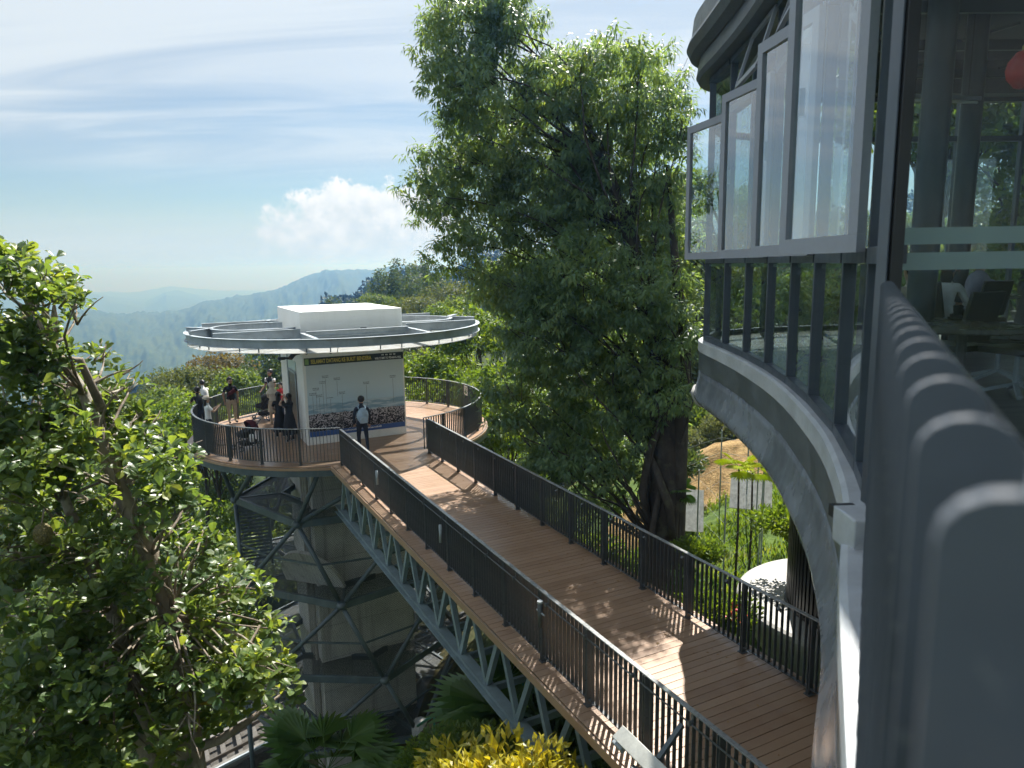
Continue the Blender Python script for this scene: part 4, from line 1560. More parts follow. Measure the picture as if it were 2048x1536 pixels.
# red paper lantern
lc = PX(2056, 138, 6.6)
t = thing('lantern', lc, 'red paper lantern hanging at the right edge inside the restaurant', 'lantern')
redp = simple('lantern_red', (0.55, 0.03, 0.02), .5, 0, .1)
MB().lathe([(.04, -.13), (.08, -.115), (.125, -.055), (.135, 0), (.125, .055), (.08, .115), (.04, .13)], lc, 20).build('shade', redp, t, smooth=True)
MB().lathe([(.045, .13), (.045, .16), (0, .16)], lc, 12).build('cap', simple('lantern_gold', (.5, .35, .08), .4), t)
MB().tube([lc + V(0, 0, .16), V(lc.x, lc.y, ZH + .6)], .005, 5).build('cord', M['black'], t)

# ---- balcony railing close to the camera: rounded flat bars with a tube handrail behind
bal = thing('balcony_railing', V(.9, 1.7, ZF), 'dark balcony railing of round-topped flat bars close by, out of focus at right', 'railing')
M['bar'] = m_steel('balcony_bar_paint', (0.066, 0.080, 0.102), .42, .05)
ra, rb = V(0.178, 0.285, 0), V(1.735, 3.38, 0)
dv = (rb - ra).normalized()
sd = V(dv.y, -dv.x, 0)
ht = 1.19
prof = []
wv = .030
mb = MB()
pts = [(-wv, 0), (wv, 0)]
for k in range(9):
    t = math.pi * k / 8
    pts.append((wv * math.cos(t), ht - wv * .85 + wv * .85 * math.sin(t)))
n = len(pts)
vs = [(x, -.006, z) for x, z in pts] + [(x, .006, z) for x, z in pts]
fs = [tuple(range(n)), tuple(range(2 * n - 1, n - 1, -1))] + [(i, (i + 1) % n, n + (i + 1) % n, n + i) for i in range(n)]
mb.add(vs, fs)
barm = mb.mesh('bar')
barm.materials.append(M['bar'])
L = (rb - ra).length
k = 0
while .02 + k * .165 < L:
    p = ra + dv * (.02 + k * .165) + sd * .03
    Mx = Matrix((sd, dv, V(0, 0, 1))).transposed().to_4x4()
    Mx.translation = p + V(0, 0, ZF + .012)
    inst('bar', barm, Mx, bal)
    k += 1
MB().tube([ra - dv * 1.2 + sd * .13 + V(0, 0, ZF + 1.06), rb + sd * .13 + V(0, 0, ZF + 1.06)], .024, 12).build('handrail', simple('handrail_steel', (.30, .31, .32), .3, .6, .1), bal, smooth=True)
MB().bar(ra + sd * .075 + V(0, 0, ZF + .98), rb + sd * .075 + V(0, 0, ZF + .98), .012, .05).build('tie_bar', M['bar'], bal)
MB().bar(ra + sd * .03 + V(0, 0, ZF + .06), rb + sd * .03 + V(0, 0, ZF + .06), .05, .012).build('bottom_rail', M['bar'], bal)
mb = MB()
for k in range(5):
    p = ra + dv * (.3 + k * .95)
    mb.bar(p + sd * .08 + V(0, 0, ZF + 1.0), p + sd * .13 + V(0, 0, ZF + 1.045), .015, .015)
mb.build('bracket', M['bar'], bal)


# ---- tables, chairs and low loungers inside and on the balcony side
def chair(loc, rz, label, dark=True):
    t = thing('chair', loc, label, 'chair', 'black chairs in the restaurant')
    R_ = Matrix.Rotation(rz, 3, 'Z')
    f = lambda x, y, z: Vector(loc) + R_ @ V(x, y, z)
    e = lambda x, y, z: R_ @ V(x, y, z)
    MB().box(f(0, 0, .44), e(.24, 0, 0), e(0, .24, 0), (0, 0, .03)).build('seat', M['black'], t, bevel=.012)
    MB().box(f(0, -.25, .74), e(.23, 0, 0), e(0, .02, .006), e(0, -.06, .24)).build('backrest', M['black'], t, bevel=.012)
    MB().tube([f(0, 0, .41), f(0, 0, .12)], .025, 8).build('stem', M['galv'], t)
    for k in range(4):
        a = k * math.pi / 2 + .78
        MB().bar(f(0, 0, .12), f(.3 * math.cos(a), .3 * math.sin(a), .03), .04, .03).build('leg', M['galv'], t)


def table(loc, r, label, h=.74):
    t = thing('table', loc, label, 'table', 'tables in the restaurant')
    MB().lathe([(0, h), (r, h), (r, h - .03), (r - .02, h - .045), (0, h - .045)], loc, 32).build('tabletop', simple('table_dark', (.07, .065, .06), .25), t)
    MB().tube([Vector(loc) + V(0, 0, .03), Vector(loc) + V(0, 0, h - .05)], .04, 10).build('stem', M['black'], t)
    MB().lathe([(0, .03), (.28, .015), (.28, 0.002), (0, 0.002)], loc, 20).build('base', M['black'], t)


fl = lambda x, y: V(x, y, ZF)
table(fl(3.80, 6.0), .50, 'round dark table with pale rim beside the balcony railing, behind glass')
table(fl(7.15, 10.9), .6, 'dark table where two people sit inside the restaurant')
table(fl(9.6, 10.6), .6, 'dark table farther right by the far windows')
for k, (x, y, r) in enumerate(((8.8, 9.2, 2.6), (4.75, 6.65, 1.9), (4.35, 7.0, .4), (6.62, 10.15, .2), (8.0, 10.9, 1.4), (5.95, 9.95, -1.2), (7.9, 12.2, 2.8), (10.2, 10.0, 1.6), (5.15, 7.5, 1.0))):
    chair(fl(x, y), r, ['black chair in the middle of the dining room', 'black chair nearest the balcony glass', 'black chair behind the round table', 'black swivel chair under the person with the pale backpack', 'black chair right of the seated pair', 'black chair left of the seated pair', 'black chair by the far windows', 'black chair at the far right table', 'black chair facing the round table'][k])
# long low ledge outside the far windows


# ------------------------------------------------------------------ the tall tree beside the bridge
def limb(mb, a, b, r0, r1, bend=0.15, seg=8, n=7, r=random):
    a, b = Vector(a), Vector(b)
    L = (b - a).length
    off = Vector((r.uniform(-1, 1), r.uniform(-1, 1), r.uniform(-.4, .8))) * L * bend
    pts, rad = [], []
    for i in range(n):
        t = i / (n - 1)
        p = a.lerp(b, t) + off * (4 * t * (1 - t)) * .5 + Vector((r.uniform(-1, 1), r.uniform(-1, 1), r.uniform(-1, 1))) * L * .012
        pts.append(p); rad.append(r0 + (r1 - r0) * t)
    mb.tube(pts, rad, seg)
    return pts


def big_tree():
    D0 = 17.6
    q_ = PX(1318, 1190, 17.4)
    base = Vector((q_.x, q_.y, gz(q_.x, q_.y)))
    t = thing('tall_tree', base, 'tall dense dark green tree rising beside the bridge between deck and restaurant', 'tree')
    lob = [(935, 75, 80, 85), (890, 140, 50, 60), (1010, 55, 55, 60), (985, 10, 60, 50), (900, 60, 45, 55), (1060, 70, 30, 40), (910, 210, 40, 40), (975, 150, 60, 60),
           (1000, 210, 90, 70), (1110, 165, 100, 70), (1180, 100, 45, 45), (1150, 120, 50, 45), (1240, 180, 95, 75), (1335, 165, 48, 45), (1330, 250, 60, 65), (1285, 130, 40, 35), (1365, 240, 25, 35),
           (955, 270, 65, 55), (878, 325, 52, 45), (862, 385, 42, 50), (895, 440, 50, 40), (975, 345, 90, 80), (1095, 290, 110, 90), (1215, 290, 110, 90), (1325, 340, 60, 85),
           (985, 440, 80, 60), (925, 490, 50, 38), (1075, 420, 105, 85), (1195, 420, 110, 90), (1310, 450, 75, 85), (900, 525, 35, 28), (955, 540, 45, 35),
           (1010, 560, 70, 60), (1080, 570, 90, 80), (1175, 555, 110, 90), (1290, 575, 90, 85), (1350, 500, 40, 70), (1365, 600, 28, 60),
           (1020, 660, 60, 80), (1110, 690, 95, 90), (1225, 690, 100, 90), (1320, 680, 60, 80), (1368, 700, 25, 60),
           (1010, 770, 50, 60), (1080, 800, 80, 80), (1185, 810, 85, 75), (1270, 800, 65, 80), (1335, 790, 45, 60),
           (1030, 870, 45, 45), (1105, 905, 75, 60), (1200, 915, 75, 50), (1275, 885, 50, 50), (1345, 860, 35, 40), (1190, 990, 60, 40), (1110, 980, 40, 35), (1240, 1010, 40, 30), (1150, 1030, 40, 32), (1290, 960, 35, 40)]
    lobes = []
    r = np.random.default_rng(21)
    for (x, y, rx, ry) in lob:
        nl_ = 2 if rx > 60 else 1
        for k in range(nl_):
            d = D0 + r.uniform(-1.2, 1.4) + (k * 1.9 if nl_ == 2 else 0)
            s = d / 1430.0
            c = PX(x + r.uniform(-8, 8), y + r.uniform(-8, 8), d)
            lobes.append((tuple(c), (rx * s * .96, max(rx, ry) * s * .9, ry * s * .96)))
    # twigs near the lobe surfaces, each carrying a tuft of hanging leaves
    NT_ = 15500
    # boughs end in domed clumps: twigs sit over the upper part of each clump
    NC = 1550
    C_, dc_ = crown_points(lobes, NC, r, 0.50)
    kk = r.integers(0, NC, NT_)
    hd_ = sph(NT_, r); hd_[:, 2] = np.abs(hd_[:, 2]) * 1.1 - .30
    hd_ = unit(hd_)
    rad_ = r.uniform(.24, .50, NC)[kk][:, None] * r.uniform(.55, 1.0, (NT_, 1)) ** .6
    P = C_[kk] + hd_ * rad_ * np.array([1.15, 1.15, .8])
    d = unit(hd_ * .8 + dc_[kk] * .4)
    # irregular gaps
    g = vnoise(P[:, 0] * 1.1 + 40, P[:, 2] * 1.1 + P[:, 1] * .4 + 40, 9)
    keep = g > 0.20
    P, d = P[keep], d[keep]
    per = 13
    n = len(P)
    outw = unit(d + np.array([0, 0, .35]))
    PP = np.repeat(P, per, 0)
    O = np.repeat(outw, per, 0)
    rd = sph(n * per, r)
    D = unit(rd * .80 + O * .25 + np.array([0, 0, -.85]))
    PP = PP + O * r.uniform(-.10, .10, (n * per, 1)) + rd * .07
    L = r.uniform(.115, .205, n * per) * np.repeat(r.uniform(.75, 1.15, n), per)
    vs, fs = leaf_arrays(PP, D, np.repeat(outw, per, 0) + rd * .3, L, L * .30, 'lance', .14, .12)
    off = np.array(OFF[t.name])
    o = link('foliage', np_mesh('foliage', vs - off, fs), M['leaf_big'], t)
    tag(o, kind='stuff')
    # trunk, stems and limbs
    mb = MB()
    tr = [base + V(0, 0, -1.2), base, PX(1322, 1100, 17.25), PX(1330, 960, 17.40), PX(1330, 800, 17.70), PX(1300, 640, 17.90), PX(1260, 470, 18.11), PX(1210, 330, 18.20), PX(1150, 180, 18.20)]
    mb.tube(tr, [.52, .44, .39, .36, .31, .26, .2, .13, .05], 12)
    mb.build('trunk', M['darkbark'], t, smooth=True)
    mb = MB()
    mb.tube([base + V(.25, -.1, -.8), base + V(.35, .1, .9), PX(1355, 1000, 17.30), PX(1362, 860, 17.40), PX(1372, 700, 17.60), PX(1350, 520, 17.80), PX(1335, 330, 18.01)], [.26, .23, .2, .17, .14, .10, .05], 10)
    mb.build('stem', M['darkbark'], t, smooth=True)
    mb = MB()
    mb.tube([PX(1300, 1060, 17.09), PX(1285, 985, 16.89), PX(1300, 900, 17.09), PX(1322, 840, 17.30)], [.09, .10, .10, .08], 8)
    mb.tube([PX(1345, 1075, 16.89), PX(1338, 1010, 16.79), PX(1315, 950, 16.89), PX(1302, 915, 17.09)], [.09, .10, .09, .07], 8)
    mb.tube([base + V(.0, -.3, -.6), PX(1290, 1120, 16.69), PX(1305, 1060, 16.79), PX(1320, 980, 17.00)], [.10, .09, .08, .06], 8)
    r9 = random.Random(3)
    for k in range(11):
        a_ = r9.uniform(2.6, 6.8)
        pts_ = []
        for i in range(1, 6):
            f_ = V(math.cos(a_ + i * .12), math.sin(a_ + i * .12), 0) * (.40 - .03 * i)
            pts_.append(tr[i] + f_ + V(r9.uniform(-.05, .05), 0, 0))
        mb.tube(pts_, [.10, .08, .075, .06, .03], 7)
    mb.build('hanging_root', M['darkbark'], t, smooth=True)
    rr = random.Random(4)
    mb = MB()
    for (c, rad) in lobes:
        c = Vector(c)
        k = min(range(2, len(tr)), key=lambda i: (tr[i] - (c + V(0, 0, -3.6))).length)
        limb(mb, tr[k], c, .040, .010, .35, 6, 8, rr)
        for q in range(3):
            e = c + Vector((rr.uniform(-1, 1) * rad[0], rr.uniform(-1, 1) * rad[1], rr.uniform(-.6, 1) * rad[2])) * .9
            limb(mb, c.lerp(tr[k], .12), e, .014, .004, .2, 5, 5, rr)
    mb.build('limb', M['darkbark'], t, smooth=True)


big_tree()


# ------------------------------------------------------------------ jackfruit tree at the left
def jackfruit():
    base = Vector((-4.6, 8.3, gz(-4.6, 8.3)))
    t = thing('jackfruit_tree', base, 'leaning broad-leaved jackfruit tree with big glossy leaves filling the left foreground', 'tree')
    r0 = random.Random(61)
    lob = [(25, 515, 36, 30), (85, 550, 36, 26), (150, 610, 36, 22)]
    BX = ([500, 540, 610, 650, 690, 740, 830, 880, 940, 1000, 1040, 1080, 1120, 1180, 1260, 1400, 1480, 1560], [70, 120, 170, 130, 215, 285, 300, 345, 380, 435, 420, 400, 470, 525, 570, 565, 430, 330])
    yy = 560
    while yy < 1570:
        xx = -20 + r0.uniform(0, 30)
        xm = float(np.interp(yy, *BX))
        while xx < xm:
            edge = xm - xx < 60
            if r0.random() > (.24 if 1020 < yy < 1200 or 640 < yy < 740 else .15) or edge:
                q = r0.uniform(24, 46) * (.75 if edge else 1)
                lob.append((xx + r0.uniform(-14, 14), yy + r0.uniform(-14, 14), q * 1.15, q * .85))
            xx += r0.uniform(46, 66)
        yy += 44
    r = np.random.default_rng(33)
    lobes = []
    for (x, y, rx, ry) in lob:
        for k in range(2):
            d = 9.3 + r.uniform(-1.1, .9) + k * r.uniform(.3, 1.8)
            s = d / 1430.0
            jx, jy = (0, 0) if k == 0 else (r.uniform(-.75, .75) * rx, r.uniform(-.75, .75) * ry)
            q = 1.0 if k == 0 else r.uniform(.5, .85)
            lobes.append((tuple(PX(x + jx, y + jy, d)), (rx * s * q, max(rx, ry) * s * 1.1 * q, ry * s * q)))
    NTW = 5000
    P, d = crown_points(lobes, NTW, r, 0.15)
    P = P + r.normal(size=P.shape) * .07
    g = vnoise(P[:, 0] * 1.6 + 11, P[:, 2] * 1.6 + P[:, 1] * .5 + 17, 12)
    P, d = P[g > .30], d[g > .30]
    # keep the stems showing through the leaves
    vw = P - np.array([0, 0, CAMZ]); zv = vw @ np.array(fw)
    qx = 1024 + 1430 * (vw @ np.array(rt)) / zv; qy = 768 - 1430 * (vw @ np.array(up)) / zv
    t1x = np.interp(qy, [880, 980, 1110, 1230, 1400, 1560], [205, 240, 300, 342, 368, 385])
    t2x = np.interp(qy, [1110, 1220, 1330, 1500], [175, 225, 255, 295])
    near_ = (((np.abs(qx - t1x) < 26) & (qy > 880)) | ((np.abs(qx - t2x) < 20) & (qy > 1080))) & (zv < 9.6) & (r.random(len(P)) < .8)
    P, d = P[~near_], d[~near_]
    n = len(P)
    per = 6
    ax = unit(d * .55 + np.array([0, 0, .75]) + sph(n, r) * .35)
    ph = np.tile(np.arange(per) * 2.4, n) + np.repeat(r.uniform(0, 6.28, n), per)
    A = np.repeat(ax, per, 0)
    s1 = unit(np.cross(A, np.array([0.31, .52, .2])))
    s2 = np.cross(A, s1)
    open_ = r.uniform(.55, 1.35, (n * per, 1))
    rad = s1 * np.cos(ph)[:, None] + s2 * np.sin(ph)[:, None]
    D = unit(A * np.cos(open_) + rad * np.sin(open_) + np.array([0, 0, -.12]) + sph(n * per, r) * .18)
    PP = np.repeat(P, per, 0) + rad * .015 - A * r.uniform(0, .12, (n * per, 1))
    L = r.uniform(.085, .165, n * per) * np.repeat(r.uniform(.8, 1.12, n), per)
    N_ = unit(A * .8 + sph(n * per, r) * .35 + np.array([0, 0, .2]))
    off = np.array(OFF[t.name])
    # the leaves that show largest are single parts, the others one mass
    cam_ = np.array([0, 0, CAMZ])
    size = L / np.linalg.norm(PP - cam_, axis=1)
    face = np.abs((unit(PP - cam_) * N_).sum(1))
    view = PP - cam_
    zc_ = view @ np.array(fw); sx = 1024 + 1430 * (view @ np.array(rt)) / zc_; sy = 768 - 1430 * (view @ np.array(up)) / zc_
    vis = (sx > 5) & (sx < 640) & (sy > 470) & (sy < 1530)
    score = size * (0.4 + face) * vis
    order = np.argsort(-score)
    top, rest = order[:300], order[300:]
    vs, fs = leaf_arrays(PP[rest], D[rest], N_[rest], L[rest], L[rest] * .58, 'obo', .12, .10)
    o = link('foliage', np_mesh('foliage', vs - off, fs), M['leaf_jack'], t)
    tag(o, kind='stuff')
    lv, lf = leaf_arrays(np.zeros((1, 3)), np.array([[1.0, 0, 0]]), np.array([[0, 0, 1.0]]), np.array([1.0]), np.array([.58]), 'obo', .12, .10)
    lm = np_mesh('leaf', lv, lf)

    def single(tt):
        oi = tt.new('ShaderNodeObjectInfo')
        c = tt.ramp(oi.outputs['Random'], [(0, (0.044, 0.085, 0.038)), (.4, (0.072, 0.125, 0.046)), (.75, (0.112, 0.168, 0.050)), (.97, (0.190, 0.235, 0.060)), (1, (.42, .30, .03))])
        b = pbsdf(tt, c, .28, 0, None, .55)
        q = tt.new('ShaderNodeBsdfTranslucent')
        tt.put(q.inputs[0], tt.mix(1.0, c, (2.5, 2.15, .7), 'MULTIPLY'))
        mx = tt.new('ShaderNodeMixShader'); mx.inputs[0].default_value = .45
        tt.l.new(b, mx.inputs[1]); tt.l.new(q.outputs[0], mx.inputs[2])
        return mx.outputs[0]
    lm.materials.append(mat('jackfruit_leaf_single', single))
    for i in top:
        X = Vector(D[i]).normalized()
        S = Vector(np.cross(D[i], N_[i])).normalized()
        Z = S.cross(X)
        Mx = Matrix((X * L[i], S * L[i], Z * L[i])).transposed().to_4x4()
        Mx.translation = Vector(PP[i])
        inst('leaf', lm, Mx, t)
    # trunk and limbs
    main = [base + V(0, 0, -.5), base + V(.3, .3, 1.5), PX(385, 1560, 9.6), PX(368, 1400, 9.4), PX(342, 1230, 9.3), PX(300, 1110, 9.25), PX(240, 980, 9.2), PX(205, 890, 9.2), PX(170, 790, 9.3), PX(105, 690, 9.4), PX(60, 620, 9.5)]
    MB().tube(main, [.26, .2, .155, .13, .115, .10, .088, .078, .066, .045, .02], 10).build('trunk', M['bark'], t, smooth=True)
    sec = [main[1], PX(295, 1500, 9.9), PX(255, 1330, 9.8), PX(225, 1220, 9.7), PX(175, 1110, 9.6), PX(130, 1000, 9.6), PX(70, 900, 9.7)]
    MB().tube(sec, [.15, .11, .095, .08, .07, .05, .02], 9).build('stem', M['bark'], t, smooth=True)
    for pth, rr_ in (([PX(205, 820, 9.2), PX(160, 720, 9.0), PX(100, 715, 8.9), PX(20, 700, 8.8)], [.05, .04, .03, .012]),
                     ([PX(370, 1390, 9.4), PX(430, 1380, 9.0), PX(480, 1330, 8.9), PX(520, 1250, 8.9)], [.05, .04, .03, .012]),
                     ([PX(378, 1480, 9.5), PX(320, 1490, 9.2), PX(300, 1460, 9.1), PX(270, 1420, 9.1)], [.09, .08, .06, .015]),
                     ([PX(380, 1500, 9.5), PX(440, 1480, 9.2), PX(500, 1440, 9.1), PX(560, 1390, 9.1)], [.06, .05, .035, .012])):
        MB().tube(pth, rr_, 8).build('limb', M['bark'], t, smooth=True)
    rr = random.Random(9)
    mb = MB()
    allp = main[4:] + sec[2:]
    for (c, rad_) in lobes:
        c = Vector(c)
        a = min(allp, key=lambda q: (q - (c + V(0, 0, -.5))).length)
        limb(mb, a, c, .022, .007, .25, 6, 6, rr)
        for q in range(3):
            e = c + Vector((rr.uniform(-1, 1) * rad_[0], rr.uniform(-1, 1) * rad_[1], rr.uniform(-.5, 1) * rad_[2])) * .9
            limb(mb, c.lerp(a, .2), e, .012, .004, .2, 5, 5, rr)
    mb.build('twig', M['bark'], t, smooth=True)
    # one hanging fruit
    fq = PX(86, 1068, 8.4)
    f = thing('jackfruit', fq, 'brown knobbly jackfruit hanging in the left foreground leaves', 'fruit')

    def fm(tt):
        v = tt.voro(tt.coord('Object'), 55)
        return pbsdf(tt, tt.mix(tt.sstep(v, .1, .6), (.20, .16, .05), (.09, .075, .025)), .7, 0, tt.bump(v, .8, .01))
    mb = MB().ball(fq, .085, 18, 14, (1, 1, 1.3))
    o = mb.build('flesh', mat('jackfruit_skin', fm), f, smooth=True)
    MB().tube([fq + V(0, 0, .10), fq + V(.02, .03, .24), PX(110, 1020, 8.9)], .008, 6).build('stalk', M['bark'], f)


jackfruit()


# ------------------------------------------------------------------ woods on the slopes behind
def proto_tree(seed, leafm, H, R, nleaf, lsize, droop=.3, tall=1.0):
    r = np.random.default_rng(seed)
    lobes = []
    k = 9 + seed % 4
    for i in range(k):
        a = i * 2.4 + r.uniform(0, 1)
        q = math.sqrt((i + .3) / k) * R * .72
        z = H * (.60 + .30 * tall * (1 - (q / R) ** 2)) + r.uniform(-.6, .6)
        s = R * r.uniform(.34, .5)
        lobes.append(((math.cos(a) * q, math.sin(a) * q, z), (s, s, s * r.uniform(.6, .85) * tall)))
    P, d = crown_points(lobes, nleaf, r, .55)
    g = vnoise(P[:, 0] * 1.3 + 30, P[:, 2] * 1.3 + P[:, 1] * .7 + 30, seed)
    P, d = P[g > .22], d[g > .22]
    D = unit(d * .5 + sph(len(P), r) * .8 + np.array([0, 0, -droop]))
    L = r.uniform(.6, 1.25, len(P)) * lsize
    N_ = unit(d + sph(len(P), r) * .45 + np.array([0, 0, .3]))
    vs, fs = leaf_arrays(P, D, N_, L, L * .55, 'card', .12, .12)
    cr = np_mesh('crown', vs, fs)
    cr.materials.append(leafm)
    rr = random.Random(seed)
    mb = MB()
    top = V(rr.uniform(-.4, .4), rr.uniform(-.4, .4), H * .75)
    pts = limb(mb, (0, 0, -1.0), top, .03 * H * .6, .05, .05, 8, 7, rr)
    for (c, rad) in lobes:
        limb(mb, pts[rr.randint(2, 4)], c, .06, .015, .2, 5, 5, rr)
    tk = mb.mesh('trunk', smooth=True)
    tk.materials.append(M['darkbark'])
    return cr, tk


SP = {
    'lime': [proto_tree(101, M['leaf_lime'], 8, 3.0, 3400, .34), proto_tree(102, M['leaf_lime'], 7, 2.6, 3000, .32)],
    'green': [proto_tree(103, M['leaf_a'], 10, 3.6, 4200, .36), proto_tree(104, M['leaf_a'], 9, 3.2, 3800, .34)],
    'dark': [proto_tree(105, M['leaf_b'], 11, 3.2, 4200, .34, .3, 1.5), proto_tree(106, M['leaf_b'], 10, 3.6, 4200, .36)],
    'olive': [proto_tree(107, M['leaf_c'], 10, 3.8, 4000, .36)],
    'russet': [proto_tree(108, M['leaf_red'], 10, 3.8, 4000, .34)],
}
LBL = {
    'lime': ('lime_tree_crown', 'bright yellow-green leafy tree on the slope behind the lift deck', 'bright green trees on the slope'),
    'green': ('wood', 'mid green leafy tree in the wood behind the lift deck', 'mid green trees in the wood'),
    'dark': ('wood', 'dark green upright tree in the wood behind the lift deck', 'dark green trees in the wood'),
    'olive': ('wood', 'olive brown spreading tree in the wood behind the lift deck', 'olive trees in the wood'),
    'russet': ('wood', 'russet leaved tree standing out from the wood behind the deck', 'russet trees in the wood'),
}


def put_tree(kind, x, y, s, rz, sink=0.0, zs=1.0):
    cr, tk = random.choice(SP[kind])
    nm, lab, grp = LBL[kind]
    o = thing('tree', (x, y, gz(x, y) - sink), lab, 'tree', grp)
    for nmm, me in (('trunk', tk), ('crown', cr)):
        c = bpy.data.objects.new(nmm, me)
        COL.objects.link(c); c.parent = o
        c.rotation_euler = (0, 0, rz)
        c.scale = (s, s, s * zs)
    return o


_occ = []


def free(x, y, d):
    for (a, b, e) in _occ:
        if (x - a) ** 2 + (y - b) ** 2 < (max(d, e) * .5 + min(d, e) * .35) ** 2: return False
    _occ.append((x, y, d))
    return True


def top_px(px, py, dist, kind, s, zs=1.0):
    """tree whose crown top shows at the given picture point"""
    q = PX(px, py, dist)
    H = {'lime': 7.2, 'green': 9.3, 'dark': 11, 'olive': 9.6, 'russet': 9.6}[kind] * s * zs
    g = gz(q.x, q.y)
    _occ.append((q.x, q.y, 4 * s))
    o = put_tree(kind, q.x, q.y, s, random.uniform(0, 6.28), 0, zs)
    o.location.z = q.z - H
    # lengthen the trunk down to the ground
    return o


# trees one can single out from the picture
for a in ((440, 705, 66, 'russet', .8, 'russet crowned tree standing out of the wood left of the canopy'), (395, 740, 58, 'olive', .8, 'olive tree just left of the russet one'), (345, 748, 70, 'olive', .8, 'olive tree at the left end of the wood'),
          (520, 700, 64, 'dark', 1.0, 'dark upright tree left of the lift house under the canopy'), (560, 715, 56, 'dark', .95, 'dark upright tree touching the lift house wall'), (480, 735, 52, 'green', .8, 'green tree right of the russet one'),
          (430, 815, 40, 'lime', .8, 'bright yellow-green tree behind the man in khaki trousers'), (395, 830, 38, 'lime', .7, 'bright tree left of the deck people'), (350, 820, 44, 'lime', .8, 'bright tree at the edge of the jackfruit leaves'), (325, 770, 52, 'green', .9, 'green tree next to the jackfruit leaves'),
          (480, 800, 46, 'green', .8, 'green tree above the far deck railing, left'), (530, 790, 44, 'green', .8, 'green tree above the far deck railing beside the pram'), (560, 830, 41, 'lime', .62, 'low bright tree behind the family at the door'),
          (840, 700, 40, 'lime', .85, 'bright leafy tree right of the mural wall'), (890, 690, 43, 'lime', .9, 'bright leafy tree under the right end of the canopy'), (930, 720, 37, 'lime', .8, 'bright tree right of the canopy rim'), (860, 760, 36, 'lime', .7, 'low bright tree over the curved railing'),
          (955, 650, 40, 'lime', .9, 'tall bright tree between canopy and tall tree'), (985, 760, 32, 'lime', .8, 'bright tree at the left skirt of the tall tree'), (1010, 830, 29, 'lime', .7, 'bright tree behind the right end of the deck railing'), (960, 880, 31, 'lime', .55, 'low bright tree below the curved railing'),
          (880, 605, 62, 'lime', .8, 'yellow-green tree above the right end of the canopy'), (830, 600, 75, 'olive', 1.0, 'olive tree just right of the white lift house roof'), (900, 570, 80, 'olive', 1.1, 'olive tree on the skyline left of the tall tree'), (920, 590, 66, 'green', .9, 'green tree against the left side of the tall tree'),
          (790, 560, 92, 'dark', 1.2, 'dark tree on the skyline above the lift house'), (850, 548, 100, 'dark', 1.2, 'highest dark tree on the near skyline'), (755, 585, 85, 'green', 1.0, 'green tree behind the lift house roof'),
          (1385, 330, 48, 'green', 1.1, 'green tree top showing beside the open casement'), (1420, 360, 44, 'dark', 1.0, 'dark tree behind the open casements'), (1350, 420, 52, 'green', 1.1, 'green tree behind the right side of the tall tree'), (1390, 560, 44, 'lime', 1.0, 'bright tree left of the lower restaurant windows'),
          (1380, 690, 41, 'olive', 1.0, 'olive tree left of the concrete fascia'), (1440, 740, 47, 'dark', 1.0, 'dark tree behind the fascia'), (1400, 780, 43, 'green', 1.0, 'green tree above the fenced bank'), (1480, 750, 48, 'green', 1.0, 'green tree hidden by the fascia'), (1420, 640, 47, 'green', 1.1, 'green tree behind the lower windows')):
    o = top_px(*a[:5])
    o['label'] = a[5]
for a in ((445, 955, 50, 'green', 1.0, 'green tree on the slope just under the left deck rim'), (415, 985, 60, 'lime', 1.1, 'bright tree below the deck rim beside the jackfruit leaves'), (472, 1005, 44, 'dark', .9, 'dark tree behind the louvred tower frame'), (395, 955, 66, 'green', 1.1, 'green tree between deck rim and jackfruit leaves'), (500, 1010, 52, 'green', 1.0, 'green tree seen through the top of the tower frame'), (440, 1050, 40, 'lime', .8, 'low bright tree left of the tower frame'), (480, 1090, 37, 'green', .8, 'low green tree left of the tower frame')):
    o = top_px(*a[:5])
    o['label'] = a[5]
for k, (x, y, s_, kd) in enumerate(((18.5, 32, 1.5, 'green'), (21.5, 30, 1.5, 'lime'), (24, 27.5, 1.4, 'green'), (27, 25, 1.4, 'dark'), (30, 22, 1.4, 'lime'), (21, 37, 1.6, 'dark'), (26, 34, 1.6, 'green'), (17, 28, .85, 'lime'), (20, 27, .9, 'green'), (23, 25, .85, 'lime'), (26, 22.5, .9, 'green'), (28.5, 20, .9, 'lime'))):
    o = put_tree(kd, x, y, s_, k * 1.3, .3)
    _occ.append((x, y, 4.5))
    o['label'] = ['green tree', 'bright tree', 'second green tree', 'dark tree', 'second bright tree', 'farther dark tree', 'farther green tree', 'low bright tree leftmost', 'low green tree', 'low bright tree in the middle', 'low green tree rightmost', 'low bright tree rightmost'][k] + ' seen through the far windows of the restaurant'
rr = random.Random(77)
cnt = 0
tries = 0
